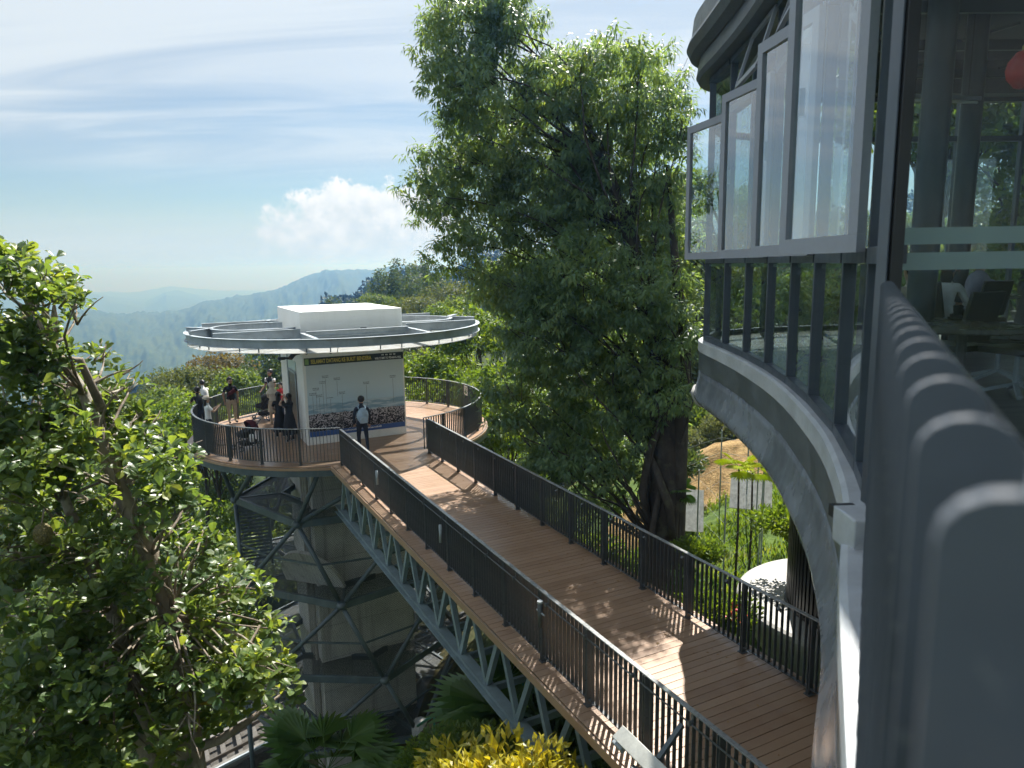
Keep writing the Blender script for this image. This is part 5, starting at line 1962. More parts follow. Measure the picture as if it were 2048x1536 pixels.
while cnt < 150 and tries < 6000:
    tries += 1
    az = math.radians(rr.uniform(-40, 40))
    r_ = 34 + 105 * rr.random() ** .75
    x, y = r_ * math.sin(az), r_ * math.cos(az)
    if (Vector((x, y, 0)) - CEN).length < 11 or (x > 2 and r_ < 46): continue
    s = rr.uniform(.75, 1.25) * (1 + (r_ - 40) / 260)
    px_ = 1024 + 1430 * math.tan(az)
    if not free(x, y, 4.6 * s): continue
    tq = Vector((x, y, gz(x, y) + 11.2 * s - CAMZ))
    zz_ = tq.dot(fw); tx, ty = 1024 + 1430 * tq.dot(rt) / zz_, 768 - 1430 * tq.dot(up) / zz_
    if ty < np.interp(tx, [0, 310, 400, 560, 625, 660, 760, 870, 1000, 1400], [800, 750, 715, 700, 640, 606, 568, 548, 480, 330]): continue
    w = [('green', .46), ('dark', .32), ('olive', .06), ('lime', .16), ('russet', .0)]
    if px_ > 800: w = [('green', .38), ('dark', .24), ('olive', .18), ('lime', .2), ('russet', .0)]
    k = rr.choices([a for a, _ in w], [b for _, b in w])[0]
    put_tree(k, x, y, s, rr.uniform(0, 6.28), .8)
    cnt += 1


def far_wood():
    r = np.random.default_rng(5)
    n = 1500
    az = np.radians(r.uniform(-42, 40, n)); rad = 135 * (520 / 135) ** r.random(n)
    x, y = rad * np.sin(az), rad * np.cos(az)
    z = ground_z(x, y)
    per = 130
    R_ = r.uniform(2.8, 5.0, n) * (1 + rad / 900)
    c = np.repeat(np.stack([x, y, z + R_ * 1.1], -1), per, 0)
    d = sph(n * per, r); d[:, 2] = np.abs(d[:, 2]) * 1.15 - .25
    P = c + d * np.repeat(R_, per)[:, None] * (r.uniform(.65, 1.0, (n * per, 1)))
    D = unit(d * .4 + sph(n * per, r) * .8)
    L = r.uniform(.8, 1.6, n * per) * np.repeat(R_, per) * .30
    vs, fs = leaf_arrays(P, D, unit(d + sph(n * per, r) * .4), L, L * .7, 'card', .12, .1)

    def fm(t):
        g = t.new('ShaderNodeNewGeometry')
        b = t.noise(g.outputs['Position'], .11, 3, .6)
        c = t.ramp(t.math('ADD', t.math('MULTIPLY', g.outputs['Random Per Island'], .4), t.math('MULTIPLY', t.sstep(b, .3, .7), .6)), [(0, (.016, .034, .014)), (.5, (.034, .056, .02)), (.85, (.07, .085, .03)), (1, (.10, .085, .04))])
        return pbsdf(t, c, .6, 0, None, .2)
    o = link('far_wood', np_mesh('far_wood', vs, fs), mat('far_wood_leaf', fm))
    tag(o, 'dense far wood covering the ridge beyond the lift deck', 'wood', kind='stuff')


far_wood()


# ---- shrubs
def proto_bush(seed, leafm, R, nleaf, lsize, asp=.5, flat=.7, kind='card'):
    r = np.random.default_rng(seed)
    lobes = [((r.uniform(-.5, .5) * R, r.uniform(-.5, .5) * R, R * r.uniform(.25, .65) * flat), (R * r.uniform(.35, .6),) * 2 + (R * r.uniform(.35, .55) * flat,)) for _ in range(7)]
    P, d = crown_points(lobes, nleaf, r, .4)
    P[:, 2] = np.abs(P[:, 2])
    D = unit(d * .7 + sph(nleaf, r) * .6 + np.array([0, 0, .2]))
    L = r.uniform(.6, 1.3, nleaf) * lsize
    vs, fs = leaf_arrays(P, D, unit(d + sph(nleaf, r) * .4 + np.array([0, 0, .5])), L, L * asp, kind, .12, .15)
    me = np_mesh('foliage', vs, fs)
    me.materials.append(leafm)
    mb = MB()
    rr_ = random.Random(seed)
    for (c, rad) in lobes: limb(mb, (0, 0, -.3), c, .03 * R, .006, .2, 5, 5, rr_)
    st = mb.mesh('stem')
    st.materials.append(M['darkbark'])
    return me, st


BU = {'green': proto_bush(201, M['leaf_a'], 1.3, 2600, .16), 'dark': proto_bush(202, M['leaf_b'], 1.4, 2600, .17), 'lime': proto_bush(203, M['leaf_lime'], 1.2, 2300, .17),
      'croton': proto_bush(204, M['leaf_croton'], .95, 1500, .17, .42, .8, 'lance'), 'grey': proto_bush(205, leaf_mat('grey_green_leaf', [(.06, .08, .05), (.10, .13, .08), (.15, .17, .11)], .3, .5, .3), 1.2, 2600, .13),
      'big': proto_bush(206, M['leaf_palm'], 1.0, 700, .34, .42, .9, 'lance')}
BL = {'green': 'mid green shrub growing on the slope among the trees', 'dark': 'dark green shrub growing on the slope among the trees', 'lime': 'bright green shrub growing on the slope among the trees'}


def put_bush(kind, x, y, s, label=None, z=None, zs=1.0, group=None):
    me, st = BU[kind]
    o = thing('shrub', (x, y, gz(x, y) - .08 if z is None else z), label or BL[kind], 'shrub', group or (kind + ' shrubs on the slope'))
    a = random.uniform(0, 6.28)
    for nm, q in (('stem', st), ('foliage', me)):
        c = bpy.data.objects.new(nm, q)
        COL.objects.link(c); c.parent = o
        c.rotation_euler = (0, 0, a); c.scale = (s, s, s * zs)
    return o


# the tangle of undergrowth on the lower slopes: nobody could count it
def undergrowth():
    rr = random.Random(15)
    spots = []
    while len(spots) < 170:
        az = math.radians(rr.uniform(-42, 6)); r_ = rr.uniform(10.5, 44)
        x, y = r_ * math.sin(az), r_ * math.cos(az)
        n_ = Vector((x, y, 0)).dot(NV)
        if (Vector((x, y, 0)) - CEN).length < 5.4 or n_ > 3.4 or (gz(x, y) > -4 and n_ > 2): continue
        spots.append((x, y, rr.uniform(.7, 1.5)))
    while len(spots) < 215:
        x, y = rr.uniform(-17, -7), rr.uniform(17, 35)
        if (Vector((x, y, 0)) - CEN).length < 5.6: continue
        spots.append((x, y, rr.uniform(.9, 1.7)))
    r = np.random.default_rng(44)
    acc = {'leaf_a': [], 'leaf_b': [], 'leaf_lime': []}
    for (x, y, s) in spots:
        R = 1.3 * s
        nl = 1150
        lobes = [((r.uniform(-.5, .5) * R, r.uniform(-.5, .5) * R, R * r.uniform(.2, .6) * .7), (R * r.uniform(.35, .6),) * 2 + (R * r.uniform(.3, .5) * .75,)) for _ in range(7)]
        P, d = crown_points(lobes, nl, r, .4)
        P[:, 2] = np.abs(P[:, 2])
        P = P + np.array([x, y, gz(x, y) - .1])
        D = unit(d * .7 + sph(nl, r) * .6 + np.array([0, 0, .2]))
        L = r.uniform(.6, 1.3, nl) * .22
        k = rr.choices(['leaf_a', 'leaf_b', 'leaf_lime'], [.5, .27, .23])[0]
        acc[k].append((P, D, unit(d + sph(nl, r) * .4 + np.array([0, 0, .5])), L))
    lab = {'leaf_a': 'mid green undergrowth covering the slope below deck and bridge', 'leaf_b': 'dark green undergrowth on the slope below the deck', 'leaf_lime': 'bright green undergrowth on the lower slope'}
    for k, v in acc.items():
        P, D, N_, L = (np.concatenate([q[i] for q in v]) for i in range(4))
        vs, fs = leaf_arrays(P, D, N_, L, L * .5, 'card', .12, .15)
        o = link('undergrowth', np_mesh('undergrowth', vs, fs), M[k])
        tag(o, lab[k], 'undergrowth', kind='stuff')


undergrowth()


# ------------------------------------------------------------------ people
SK = [simple('skin_a', (.42, .27, .19), .5, 0, .05), simple('skin_b', (.34, .21, .145), .5, 0, .05)]


def cloth(name, c, var=.12): return simple(name, c, .85, 0, var, 9, .1)


CL = {'black': cloth('cloth_black', (.016, .017, .020)), 'navy': cloth('cloth_navy', (.018, .026, .045)), 'white': cloth('cloth_white', (.68, .70, .71)),
      'khaki': cloth('cloth_khaki', (.42, .36, .28)), 'beige': cloth('cloth_beige', (.40, .32, .24)), 'cream': cloth('cloth_cream', (.55, .48, .40)),
      'bluegrey': cloth('cloth_bluegrey', (.30, .40, .50)), 'red': cloth('cloth_red', (.45, .03, .03)), 'maroon': cloth('cloth_maroon', (.09, .02, .03)), 'grey': cloth('cloth_grey', (.30, .32, .38)),
      'olive': cloth('cloth_olive', (.10, .11, .07)), 'shoe_w': cloth('shoe_white', (.65, .65, .64)), 'shoe_b': cloth('shoe_black', (.02, .02, .02)), 'hair': simple('hair_black', (.012, .010, .009), .45, 0, .3, 30), 'blue': cloth('cloth_blue', (.05, .10, .25))}


def person(loc, face, label, top, legs, shoes='shoe_b', skin=0, H=1.70, la=None, ra=None, sleeve='short', hair='short', lean=0.0, headturn=0.0, nod=0.0, stance=.11, legdir=None, sit=False, heavy=1.0, skirt=None, group='people on the lift deck', hijab=None, cap=None, root_z=0.0, hem=None):
    """one continuous skinned body; la / ra = (elbow, wrist) in body frame (x right, y forward, z up, metres for H = 1.7)"""
    k = H / 1.70
    root = thing('person', Vector(loc), label, 'person', group)
    J, E, Rr = [], [], []

    def j(p, r, par=None, ry=None):
        J.append(Vector(p) * k); Rr.append((r * k, (ry or r) * k))
        if par is not None: E.append((par, len(J) - 1))
        return len(J) - 1
    hz_ = .90 if not sit else .50
    fwd = lambda z: lean * max(0, z - hz_)
    w = heavy
    pel = j((0, 0, hz_), .135 * w, None, .115 * w)
    bel = j((0, fwd(hz_ + .16), hz_ + .16), .130 * w, pel, .105 * w)
    che = j((0, fwd(hz_ + .36), hz_ + .36), .150 * w, bel, .110 * w)
    nkb = j((0, fwd(hz_ + .53), hz_ + .525), .075, che)
    nk = j((0, fwd(hz_ + .58) + .005, hz_ + .585), .052, nkb)
    ct, st_ = math.cos(headturn), math.sin(headturn)
    hy = fwd(hz_ + .66)
    jaw = j((st_ * .02, hy + .022 * ct, hz_ + .65), .074, nk)
    cr = j((-st_ * .008, hy - .005 + nod, hz_ + .738), .096, jaw, .102)
    tp = j((-st_ * .01, hy - .006 + nod, hz_ + .790), .070, cr)
    nose = j((st_ * .098, hy + .098 * ct + nod, hz_ + .68), .012, jaw)
    parts = {i: 'top' for i in (pel, bel, che, nkb)}
    for i in (nk, jaw, cr, tp, nose): parts[i] = 'skin'
    la = la or ((-.24, -.03, -.28), (-.25, .06, -.52))
    ra = ra or ((.24, -.03, -.28), (.25, .06, -.52))
    shz = hz_ + .475
    hands = []
    for s, arm in ((-1, la), (1, ra)):
        sh = j((s * .175 * (.6 + .4 * w), fwd(shz), shz), .068, che)
        oy = fwd(shz)
        el = j((arm[0][0], oy + arm[0][1], shz + arm[0][2]), .044, sh)
        wr = j((arm[1][0], oy + arm[1][1], shz + arm[1][2]), .031, el)
        dv_ = (Vector(arm[1]) - Vector(arm[0])).normalized()
        up_ = Vector((0, 0, 1)) if abs(dv_.z) < .8 else Vector((0, 1, 0))
        sd_ = dv_.cross(up_).normalized()
        wp = Vector((arm[1][0], oy + arm[1][1], shz + arm[1][2]))
        pa = j(wp + dv_ * .07, .030, wr, .018)
        parts[sh] = 'top'
        parts[el] = 'top' if sleeve == 'long' else ('skin' if sleeve in ('short', 'none') else 'top')
        parts[wr] = 'skin' if sleeve != 'long' else 'top'
        parts[pa] = 'skin'
        cv = sd_.cross(dv_)
        for q in range(4):
            o_ = sd_ * ((q - 1.5) * .019)
            f1 = j(wp + dv_ * (.115 + .006 * (1 - abs(q - 1.5))) + o_ + cv * .006, .0088, pa)
            f2 = j(wp + dv_ * (.152 + .010 * (1.5 - abs(q - 1.4))) + o_ * 1.05 + cv * .024, .0075, f1)
            parts[f1] = parts[f2] = 'skin'
        t1 = j(wp + dv_ * .05 + sd_ * (s * -.042) + cv * .012, .0098, pa)
        t2 = j(wp + dv_ * .090 + sd_ * (s * -.052) + cv * .022, .0085, t1)
        parts[t1] = parts[t2] = 'skin'
        hands.append(wp + dv_ * .1)
    if not sit:
        for s in (-1, 1):
            lo = (legdir or {}).get(s, (0, 0))
            hp = j((s * .085 * w, 0, hz_ - .05), .098 * w, pel)
            kn = j((s * (.085 + stance) / 1.6, .02 + lo[0], .49), .066, hp)
            an = j((s * stance, -.02 + lo[1], .095), .045, kn)
            he = j((s * stance, -.045 + lo[1], .045), .042, an)
            to = j((s * (stance + .03), .13 + lo[1], .035), .036, an)
            parts[hp] = parts[kn] = parts[an] = 'legs'
            parts[he] = parts[to] = 'shoe'
    else:
        for s in (-1, 1):
            hp = j((s * .09, .06, hz_ - .03), .095 * w, pel)
            kn = j((s * .12, .44, hz_ - .03), .066, hp)
            an = j((s * .12, .40, .10), .045, kn)
            to = j((s * .13, .54, .035), .036, an)
            parts[hp] = parts[kn] = parts[an] = 'legs'
            parts[to] = 'shoe'
    me = bpy.data.meshes.new('body_cage')
    me.from_pydata([tuple(p) for p in J], E, [])
    ob = bpy.data.objects.new('tmp_body', me)
    COL.objects.link(ob)
    ob.modifiers.new('skin', 'SKIN')
    ss = ob.modifiers.new('sub', 'SUBSURF')
    ss.levels = 2; ss.render_levels = 2
    for i, sv in enumerate(me.skin_vertices[0].data):
        sv.radius = Rr[i]
        sv.use_root = (i == pel)
    dg = bpy.context.evaluated_depsgraph_get()
    bm_ = bpy.data.meshes.new_from_object(ob.evaluated_get(dg))
    bpy.data.objects.remove(ob)
    bm_.name = 'body'
    bm_.materials.clear()
    mats = [SK[skin], CL[top], CL[legs], CL[shoes]]
    for q in mats: bm_.materials.append(q)
    # colour each face by the bone it lies on
    seg = [(J[a], J[b], a, b) for a, b in E]
    A = np.array([tuple(s[0]) for s in seg]); Bv = np.array([tuple(s[1]) for s in seg])
    fc = np.array([tuple(p.center) for p in bm_.polygons])
    ab = Bv - A
    tt = np.clip(((fc[:, None] - A[None]) * ab[None]).sum(2) / np.maximum((ab ** 2).sum(1), 1e-9)[None], 0, 1)
    dist = np.linalg.norm(fc[:, None] - (A[None] + tt[..., None] * ab[None]), axis=2) - np.array([(Rr[s[2]][0] + Rr[s[3]][0]) / 2 for s in seg])[None]
    bi = dist.argmin(1)
    idx = {'skin': 0, 'top': 1, 'legs': 2, 'shoe': 3}
    ids = []
    for i, b in enumerate(bi):
        a_, b_ = seg[b][2], seg[b][3]
        tv = tt[i, b]
        ka, kb = parts[a_], parts[b_]
        thr = .5
        if ka == 'top' and kb == 'skin': thr = .62 if sleeve == 'short' else .3
        if (a_, b_) == (nkb, nk): thr = .55
        kk = ka if tv < thr else kb
        zz = fc[i][2] / k
        if kk == 'top' and zz < (hem if hem is not None else hz_ - .02) and not sit: kk = 'legs'
        if kk == 'legs' and zz > hz_ + .03 and not sit: kk = 'top'
        ids.append(idx[kk])
    bm_.polygons.foreach_set('material_index', np.array(ids, dtype=np.int32))
    bm_.polygons.foreach_set('use_smooth', np.full(len(bm_.polygons), True))
    body = link('body', bm_, None, root)
    hc = J[cr]
    # eyes
    hd = Vector((st_, ct, 0)); sdv = Vector((ct, -st_, 0))
    mb = MB()
    for s in (-1, 1): mb.ball(J[jaw] + Vector((0, 0, .06 * k)) + hd * .078 * k + sdv * (s * .033 * k), .012 * k, 6, 4)
    mb.build('eyes', CL['hair'], root, local=True)
    mb = MB()
    for s in (-1, 1): mb.ball(hc + sdv * (s * .094 * k) - V(0, 0, .035 * k), .022 * k, 6, 5, (.5, .8, 1.2))
    mb.build('ears', SK[skin], root, local=True, smooth=True)
    if hijab:
        mb = MB()
        mb.ball(hc - hd * .012 * k + V(0, 0, .004), .122 * k, 14, 10, (1, 1.06, 1.14))
        mb.lathe([(.085 * k, -.02), (.12 * k, -.16 * k), (.20 * k, -.25 * k), (.23 * k, -.33 * k)], hc + V(0, -.01, 0), 16)
        o = mb.build('headscarf', CL[hijab], root, local=True, smooth=True)
        mb = MB().ball(J[jaw] + hd * .045 * k + V(0, 0, .035 * k), .068 * k, 10, 8, (.85, .9, 1.15))
        mb.build('face', SK[skin], root, local=True, smooth=True)
    elif hair:
        mb = MB()
        mb.ball(hc - hd * .026 * k + V(0, 0, .016 * k), .110 * k, 14, 10, (.98, 1.0, 1.0))
        if hair == 'long':
            mb.ball(hc - hd * .06 * k - V(0, 0, .13 * k), .085 * k, 10, 8, (1.05, .6, 1.9))
        if hair == 'bun':
            mb.ball(hc - hd * .11 * k + V(0, 0, .03), .045 * k, 8, 6)
        mb.build('hair', CL['hair'], root, local=True, smooth=True)
    if cap:
        mb = MB()
        mb.ball(hc - hd * .012 * k + V(0, 0, .028 * k), .120 * k, 14, 8, (1, 1.05, .85))
        mb.box(hc + hd * .14 * k + V(0, 0, .03 * k), sdv * .075 * k, hd * .06 * k, V(0, 0, .006))
        mb.build('cap', CL[cap], root, local=True, smooth=True)
    if skirt:
        z0, z1, r0, r1, cc = skirt
        mb = MB()
        rings = []
        nseg = 28
        prof_n = 7
        vs, fs = [], []
        for a in range(prof_n):
            f = a / (prof_n - 1)
            for b in range(nseg):
                th = 2 * math.pi * b / nseg
                rr_ = (r0 + (r1 - r0) * f ** .8) * (1 + .07 * f * math.sin(th * 7 + 1.3))
                vs.append((rr_ * math.cos(th) * k, rr_ * .86 * math.sin(th) * k + .0, (z0 + (z1 - z0) * f) * k))
        for a in range(prof_n - 1):
            for b in range(nseg):
                b2 = (b + 1) % nseg
                fs.append((a * nseg + b, (a + 1) * nseg + b, (a + 1) * nseg + b2, a * nseg + b2))
        mb.add(vs, fs)
        mb.build('skirt', CL[cc], root, local=True, smooth=True)
    root.rotation_euler = (0, 0, face)
    root['_k'] = k
    del root['_k']
    return root, hands, k, J, che


def facing(loc, target):
    d = Vector(target) - Vector(loc)
    return math.atan2(-d.x, d.y)


def strap(root, pts, r, m_, name='strap'):
    MB().tube(pts, r, 6).build(name, m_, root, local=True)


def deckp(px, py): return PZ(px, py, 0.002)


# man in black polo and khaki trousers with a cross-body bag, standing by the far rail
p = deckp(466, 846)
r_, h_, k, J, che = person(p, facing(p, B(6, 14)), 'man in black T-shirt and khaki trousers with a maroon cross-body bag', 'black', 'khaki', 'shoe_b', 1, 1.70, heavy=1.12, la=((-.26, -.03, -.27), (-.23, .06, -.49)), ra=((.27, -.03, -.27), (.26, .04, -.50)))
strap(r_, [V(-.13, -.02, 1.40) * k, V(-.05, .135, 1.30) * k, V(.12, .14, 1.10) * k, V(.14, 0, 1.02) * k], .018, CL['maroon'])
MB().box(V(.0, .155, 1.20) * k, V(.12, 0, -.06), V(0, .025, 0), V(.03, 0, .06)).build('bag', CL['maroon'], r_, local=True, bevel=.01)
# woman in white top and cap photographing over the rail
p = deckp(421, 888)
r_, h_, k, J, che = person(p, facing(p, p + V(.8, .6, 0)), 'woman in white cap and white top holding up a phone at the left rail', 'white', 'black', 'shoe_b', 0, 1.58, la=((-.20, .16, -.20), (-.06, .36, -.06)), ra=((.20, .16, -.20), (.07, .36, -.06)), hair='long', cap='cream', hem=.80)
MB().box(V(0.0, .45, shz_ := 1.35) * k, V(.075, 0, 0), V(0, .005, 0), V(0, 0, .04)).build('phone', M['black'], r_, local=True)
# two people leaning on the rail further back
p = deckp(407, 868)
person(p, facing(p, p + V(-.7, .7, 0)), 'person in black T-shirt leaning on the left rail with back turned', 'black', 'navy', 'shoe_b', 1, 1.62, lean=.40, la=((-.22, .2, -.22), (-.10, .40, -.22)), ra=((.22, .2, -.22), (.10, .40, -.22)), hair='short')
p = deckp(417, 846)
person(p, facing(p, p + V(-.8, .7, 0)), 'person in white shirt half hidden behind the one in black at the left rail', 'white', 'grey', 'shoe_b', 0, 1.58, lean=.42, la=((-.22, .18, -.22), (-.10, .38, -.24)), ra=((.22, .18, -.22), (.10, .38, -.24)), hair='bun')
# family by the lift door
p = deckp(545, 826)
r_, h_, k, J, che = person(p, facing(p, p + V(-.5, -1, 0)), 'man in black vest over white sleeves beside a black pram', 'black', 'navy', 'shoe_b', 1, 1.72, la=((-.25, .02, -.27), (-.24, .22, -.42)), ra=((.25, .02, -.27), (.24, .22, -.42)))
strap(r_, [V(.13, 0, 1.42) * k, V(.06, .125, 1.30) * k, V(-.12, .12, 1.02) * k], .014, CL['grey'])
mb = MB()
for s in (-1, 1): mb.tube([V(s * .175, 0, 1.375) * k, V(s * .215, .01, 1.26) * k], [.073 * k, .062 * k], 10)
mb.build('sleeve', CL['white'], r_, local=True, smooth=True)
p = deckp(549, 850)
person(p, facing(p, p + V(.2, 1, 0)), 'woman in pale headscarf, patterned blouse and long beige trousers by the pram', 'cream', 'beige', 'shoe_w', 0, 1.56, sleeve='long', hijab='cream', hair=None, la=((-.22, .05, -.26), (-.12, .22, -.30)), ra=((.22, .05, -.26), (.14, .22, -.30)), skirt=(1.02, .55, .16, .21, 'beige'), hem=.78)
p = deckp(562, 876)
person(p, facing(p, p + V(-.3, .9, 0)), 'person in long black clothes standing between the headscarf woman and the lift wall', 'black', 'black', 'shoe_w', 1, 1.56, sleeve='short', hair='long', la=((-.22, .06, -.25), (-.12, .2, -.34)), ra=((.22, .06, -.25), (.10, .22, -.20)), skirt=(.95, .26, .15, .26, 'black'))
p = deckp(582, 884)
person(p, facing(p, p + V(-.75, .3, 0)), 'woman in a long black dress shading her face with raised hands beside the mural', 'black', 'black', 'shoe_w', 0, 1.60, sleeve='none', hair='long', la=((-.24, .20, .0), (-.07, .17, .20)), ra=((.26, .18, .02), (.07, .17, .20)), skirt=(1.0, .30, .17, .27, 'black'), heavy=1.1)
p = deckp(566, 840)
person(p, facing(p, p + V(-.4, -1, 0)), 'child in red top close to the lift doorway', 'red', 'navy', 'shoe_w', 0, 1.42, hair='short', la=((-.23, .1, -.2), (-.12, .28, -.1)), ra=((.23, .1, -.2), (.12, .28, -.1)))
# man with backpack facing the mural
p = deckp(727, 902)
r_, h_, k, J, che = person(p, facing(p, B(5.9, 24)), 'man in dark clothes with a light blue backpack looking at the mural', 'navy', 'navy', 'shoe_b', 0, 1.72, sleeve='long', legdir={1: (-.05, -.22), -1: (.02, .04)}, la=((-.24, -.02, -.28), (-.22, .1, -.5)), ra=((.24, -.04, -.28), (.24, .04, -.52)), stance=.10)
mb = MB()
mb.ball(V(0, -.20, 1.16) * k, .20 * k, 14, 10, (.88, .62, 1.25))
mb.build('backpack', CL['bluegrey'], r_, local=True, smooth=True)
mb = MB().box(V(0, -.33, 1.05) * k, V(.12, 0, 0), V(0, .03, 0), V(0, 0, .10))
mb.build('backpack_pocket', CL['bluegrey'], r_, local=True, bevel=.02)
for s in (-1, 1): strap(r_, [V(s * .10, -.14, 1.36) * k, V(s * .11, .02, 1.44) * k, V(s * .12, .125, 1.28) * k, V(s * .14, .0, 1.05) * k], .020, CL['bluegrey'])
# diners behind the glass
pr = lambda x, y: V(x, y, ZF)
r_, h_, k, J, che = person(pr(6.62, 10.2), -.6, 'diner leaning forward with a pale lilac backpack on, inside the restaurant', 'grey', 'black', 'shoe_b', 0, 1.66, sit=True, lean=.55, sleeve='long', la=((-.2, .22, -.25), (-.08, .42, -.28)), ra=((.2, .22, -.25), (.08, .42, -.28)), group='diners in the restaurant')
MB().ball(V(0, .02, .90), .19, 14, 10, (.85, .6, 1.15)).build('backpack', cloth('cloth_lilac', (.36, .36, .46)), r_, local=True, smooth=True)
person(pr(5.98, 9.95), -1.0, 'diner in white top with a blue scarf, sitting left inside the restaurant', 'white', 'navy', 'shoe_b', 0, 1.6, sit=True, lean=.2, sleeve='long', hair='long', la=((-.2, .2, -.25), (-.08, .4, -.28)), ra=((.2, .2, -.25), (.08, .4, -.28)), group='diners in the restaurant')
person(pr(4.95, 8.9), .2, 'diner in a striped top behind the balcony railing, mostly hidden', 'cream', 'navy', 'shoe_b', 0, 1.6, sit=True, sleeve='long', hair='short', group='diners in the restaurant')


# ------------------------------------------------------------------ prams
def pram(loc, rz, label, hood, s=1.0):
    t = thing('pram', loc, label, 'pram', 'prams on the lift deck')
    R_ = Matrix.Rotation(rz, 3, 'Z')
    f = lambda x, y, z: Vector(loc) + R_ @ (V(x, y, z) * s)
    for sx in (-1, 1):
        MB().tube([f(sx * .22, .38, .12), f(sx * .23, .0, .55), f(sx * .23, -.30, .92), f(sx * .21, -.42, 1.02)], .014 * s, 6).build('frame_tube', M['black'], t)
        MB().tube([f(sx * .22, -.32, .13), f(sx * .23, .02, .56)], .014 * s, 6).build('frame_tube', M['black'], t)
        for y, r in ((.38, .10), (-.32, .14)):
            e = R_ @ V(1, 0, 0)
            c = f(sx * .25, y, r)
            pts = [c + (R_ @ V(0, math.cos(a), 0)) * (r - .02) * s + V(0, 0, math.sin(a)) * (r - .02) * s for a in [2 * math.pi * q / 18 for q in range(18)]]
            w = MB().tube(pts, .018 * s, 6, closed=True).build('wheel', M['black'], t, smooth=True)
            mb = MB()
            for q in range(5):
                a = 2 * math.pi * q / 5
                mb.bar(c, c + ((R_ @ V(0, math.cos(a), 0)) + V(0, 0, math.sin(a))) * (r - .03) * s, .012, .018)
            mb.tube([c - e * .02, c + e * .02], .03 * s, 8)
            mb.build('spoke', M['galv'], w)
    MB().tube([f(-.21, -.42, 1.02), f(.21, -.42, 1.02)], .017 * s, 8).build('handle', M['black'], t)
    MB().hexa([f(-.20, -.10, .42), f(.20, -.10, .42), f(.20, .30, .46), f(-.20, .30, .46), f(-.22, -.28, .80), f(.22, -.28, .80), f(.22, .30, .62), f(-.22, .30, .62)]).build('seat', CL['black'], t, bevel=.03)
    mb = MB()
    vs, fs = [], []
    for a in range(7):
        th = math.radians(-15 + a * 22)
        for b in range(9):
            ph = math.pi * b / 8
            vs.append(f(.25 * math.cos(ph), -.10 - .33 * math.sin(ph) ** .5 * math.cos(th) * .9, .68 + .33 * math.sin(ph) ** .5 * math.sin(th) + .02))
    for a in range(6):
        for b in range(8):
            fs.append((a * 9 + b, a * 9 + b + 1, (a + 1) * 9 + b + 1, (a + 1) * 9 + b))
    mb.add(vs, fs)
    mb.build('hood', CL[hood], t, smooth=True)
    MB().hexa([f(-.17, -.25, .18), f(.17, -.25, .18), f(.17, .22, .16), f(-.17, .22, .16), f(-.19, -.27, .32), f(.19, -.27, .32), f(.19, .24, .30), f(-.19, .24, .30)]).build('basket', CL['black'], t)
    return t


p = deckp(497, 898)
t = pram(p, 2.4, 'dark maroon pram with a white cloth parked by the front deck railing', 'maroon', .92)
MB().ball(p + V(.20, -.18, .40), .11, 10, 8, (1, .6, 1.3)).build('cloth', CL['white'], t, smooth=True)
p = deckp(533, 838)
pram(p, 1.2, 'black pram in front of the man in the black vest', 'black', .98)
# red box by the lift door
p = deckp(569, 832)
t = thing('display_stand', p, 'red upright stand beside the lift doorway', 'stand')
MB().cube(p.x - .22, p.x + .22, p.y - .15, p.y + .15, .03, 1.05).build('panel', CL['red'], t, bevel=.02)
MB().cube(p.x - .26, p.x + .26, p.y - .2, p.y + .2, .002, .03).build('base', M['black'], t)


# ------------------------------------------------------------------ round concrete porch roof and dark slatted drum beside the bridge
dc = V(6.62, 13.2, 0)
ZD = -0.92
por = thing('porch_roof', dc + V(0, 0, ZD - 2), 'pale round concrete porch roof below the bridge end, shaped like a shallow bowl', 'porch roof')
MB().lathe([(0, ZD), (2.08, ZD), (2.14, ZD - .04), (2.16, ZD - .12), (2.07, ZD - .40), (1.82, ZD - .85), (1.56, ZD - 1.25), (1.24, ZD - 1.6), (1.0, ZD - 1.9), (.85, ZD - 3.2), (0, ZD - 3.2)], dc, 64).build('bowl', M['pale'], por, smooth=False)
dr = thing('slatted_drum', dc + V(.4, -.35, ZD), 'black slatted drum with a round porthole under the restaurant corner', 'drum')
c = dc + V(.2, -.4, 0)
RDm = 1.52
slat = MB().cube(-.018, .018, -.030, .030, ZD + .03, ZB - .08).mesh('slat')
slat.materials.append(M['black'])
hole = math.radians(212)
for i in range(96):
    a = 2 * math.pi * i / 96
    inst('slat', slat, Matrix.Translation((c.x + RDm * math.cos(a), c.y + RDm * math.sin(a), 0)) @ Matrix.Rotation(a, 4, 'Z'), dr)
MB().lathe([(RDm - .06, ZD + .02), (RDm - .06, ZB - .1)], c, 48).build('liner', M['black'], dr)
for z in (ZD + .03, ZB - .14): MB().sweep(circ(c, RDm, 48), [(-.05, z), (.05, z), (.05, z + .06), (-.05, z + .06)], True).build('ring', M['black'], dr)
hd = V(math.cos(hole), math.sin(hole), 0); hs = V(-hd.y, hd.x, 0)
hc = c + hd * (RDm + .06) + V(0, 0, 1.0)
pts = [hc + hs * (.62 * math.cos(a)) + V(0, 0, .62 * math.sin(a)) - hd * (.12 * math.cos(a) ** 2) for a in [2 * math.pi * q / 40 for q in range(40)]]
MB().tube(pts, .05, 8, closed=True).build('porthole_rim', M['frame'], dr, smooth=True)
MB().tube([hc - hd * .25, hc - hd * .10], .56, 32).build('porthole_glass', M['pale'], dr)
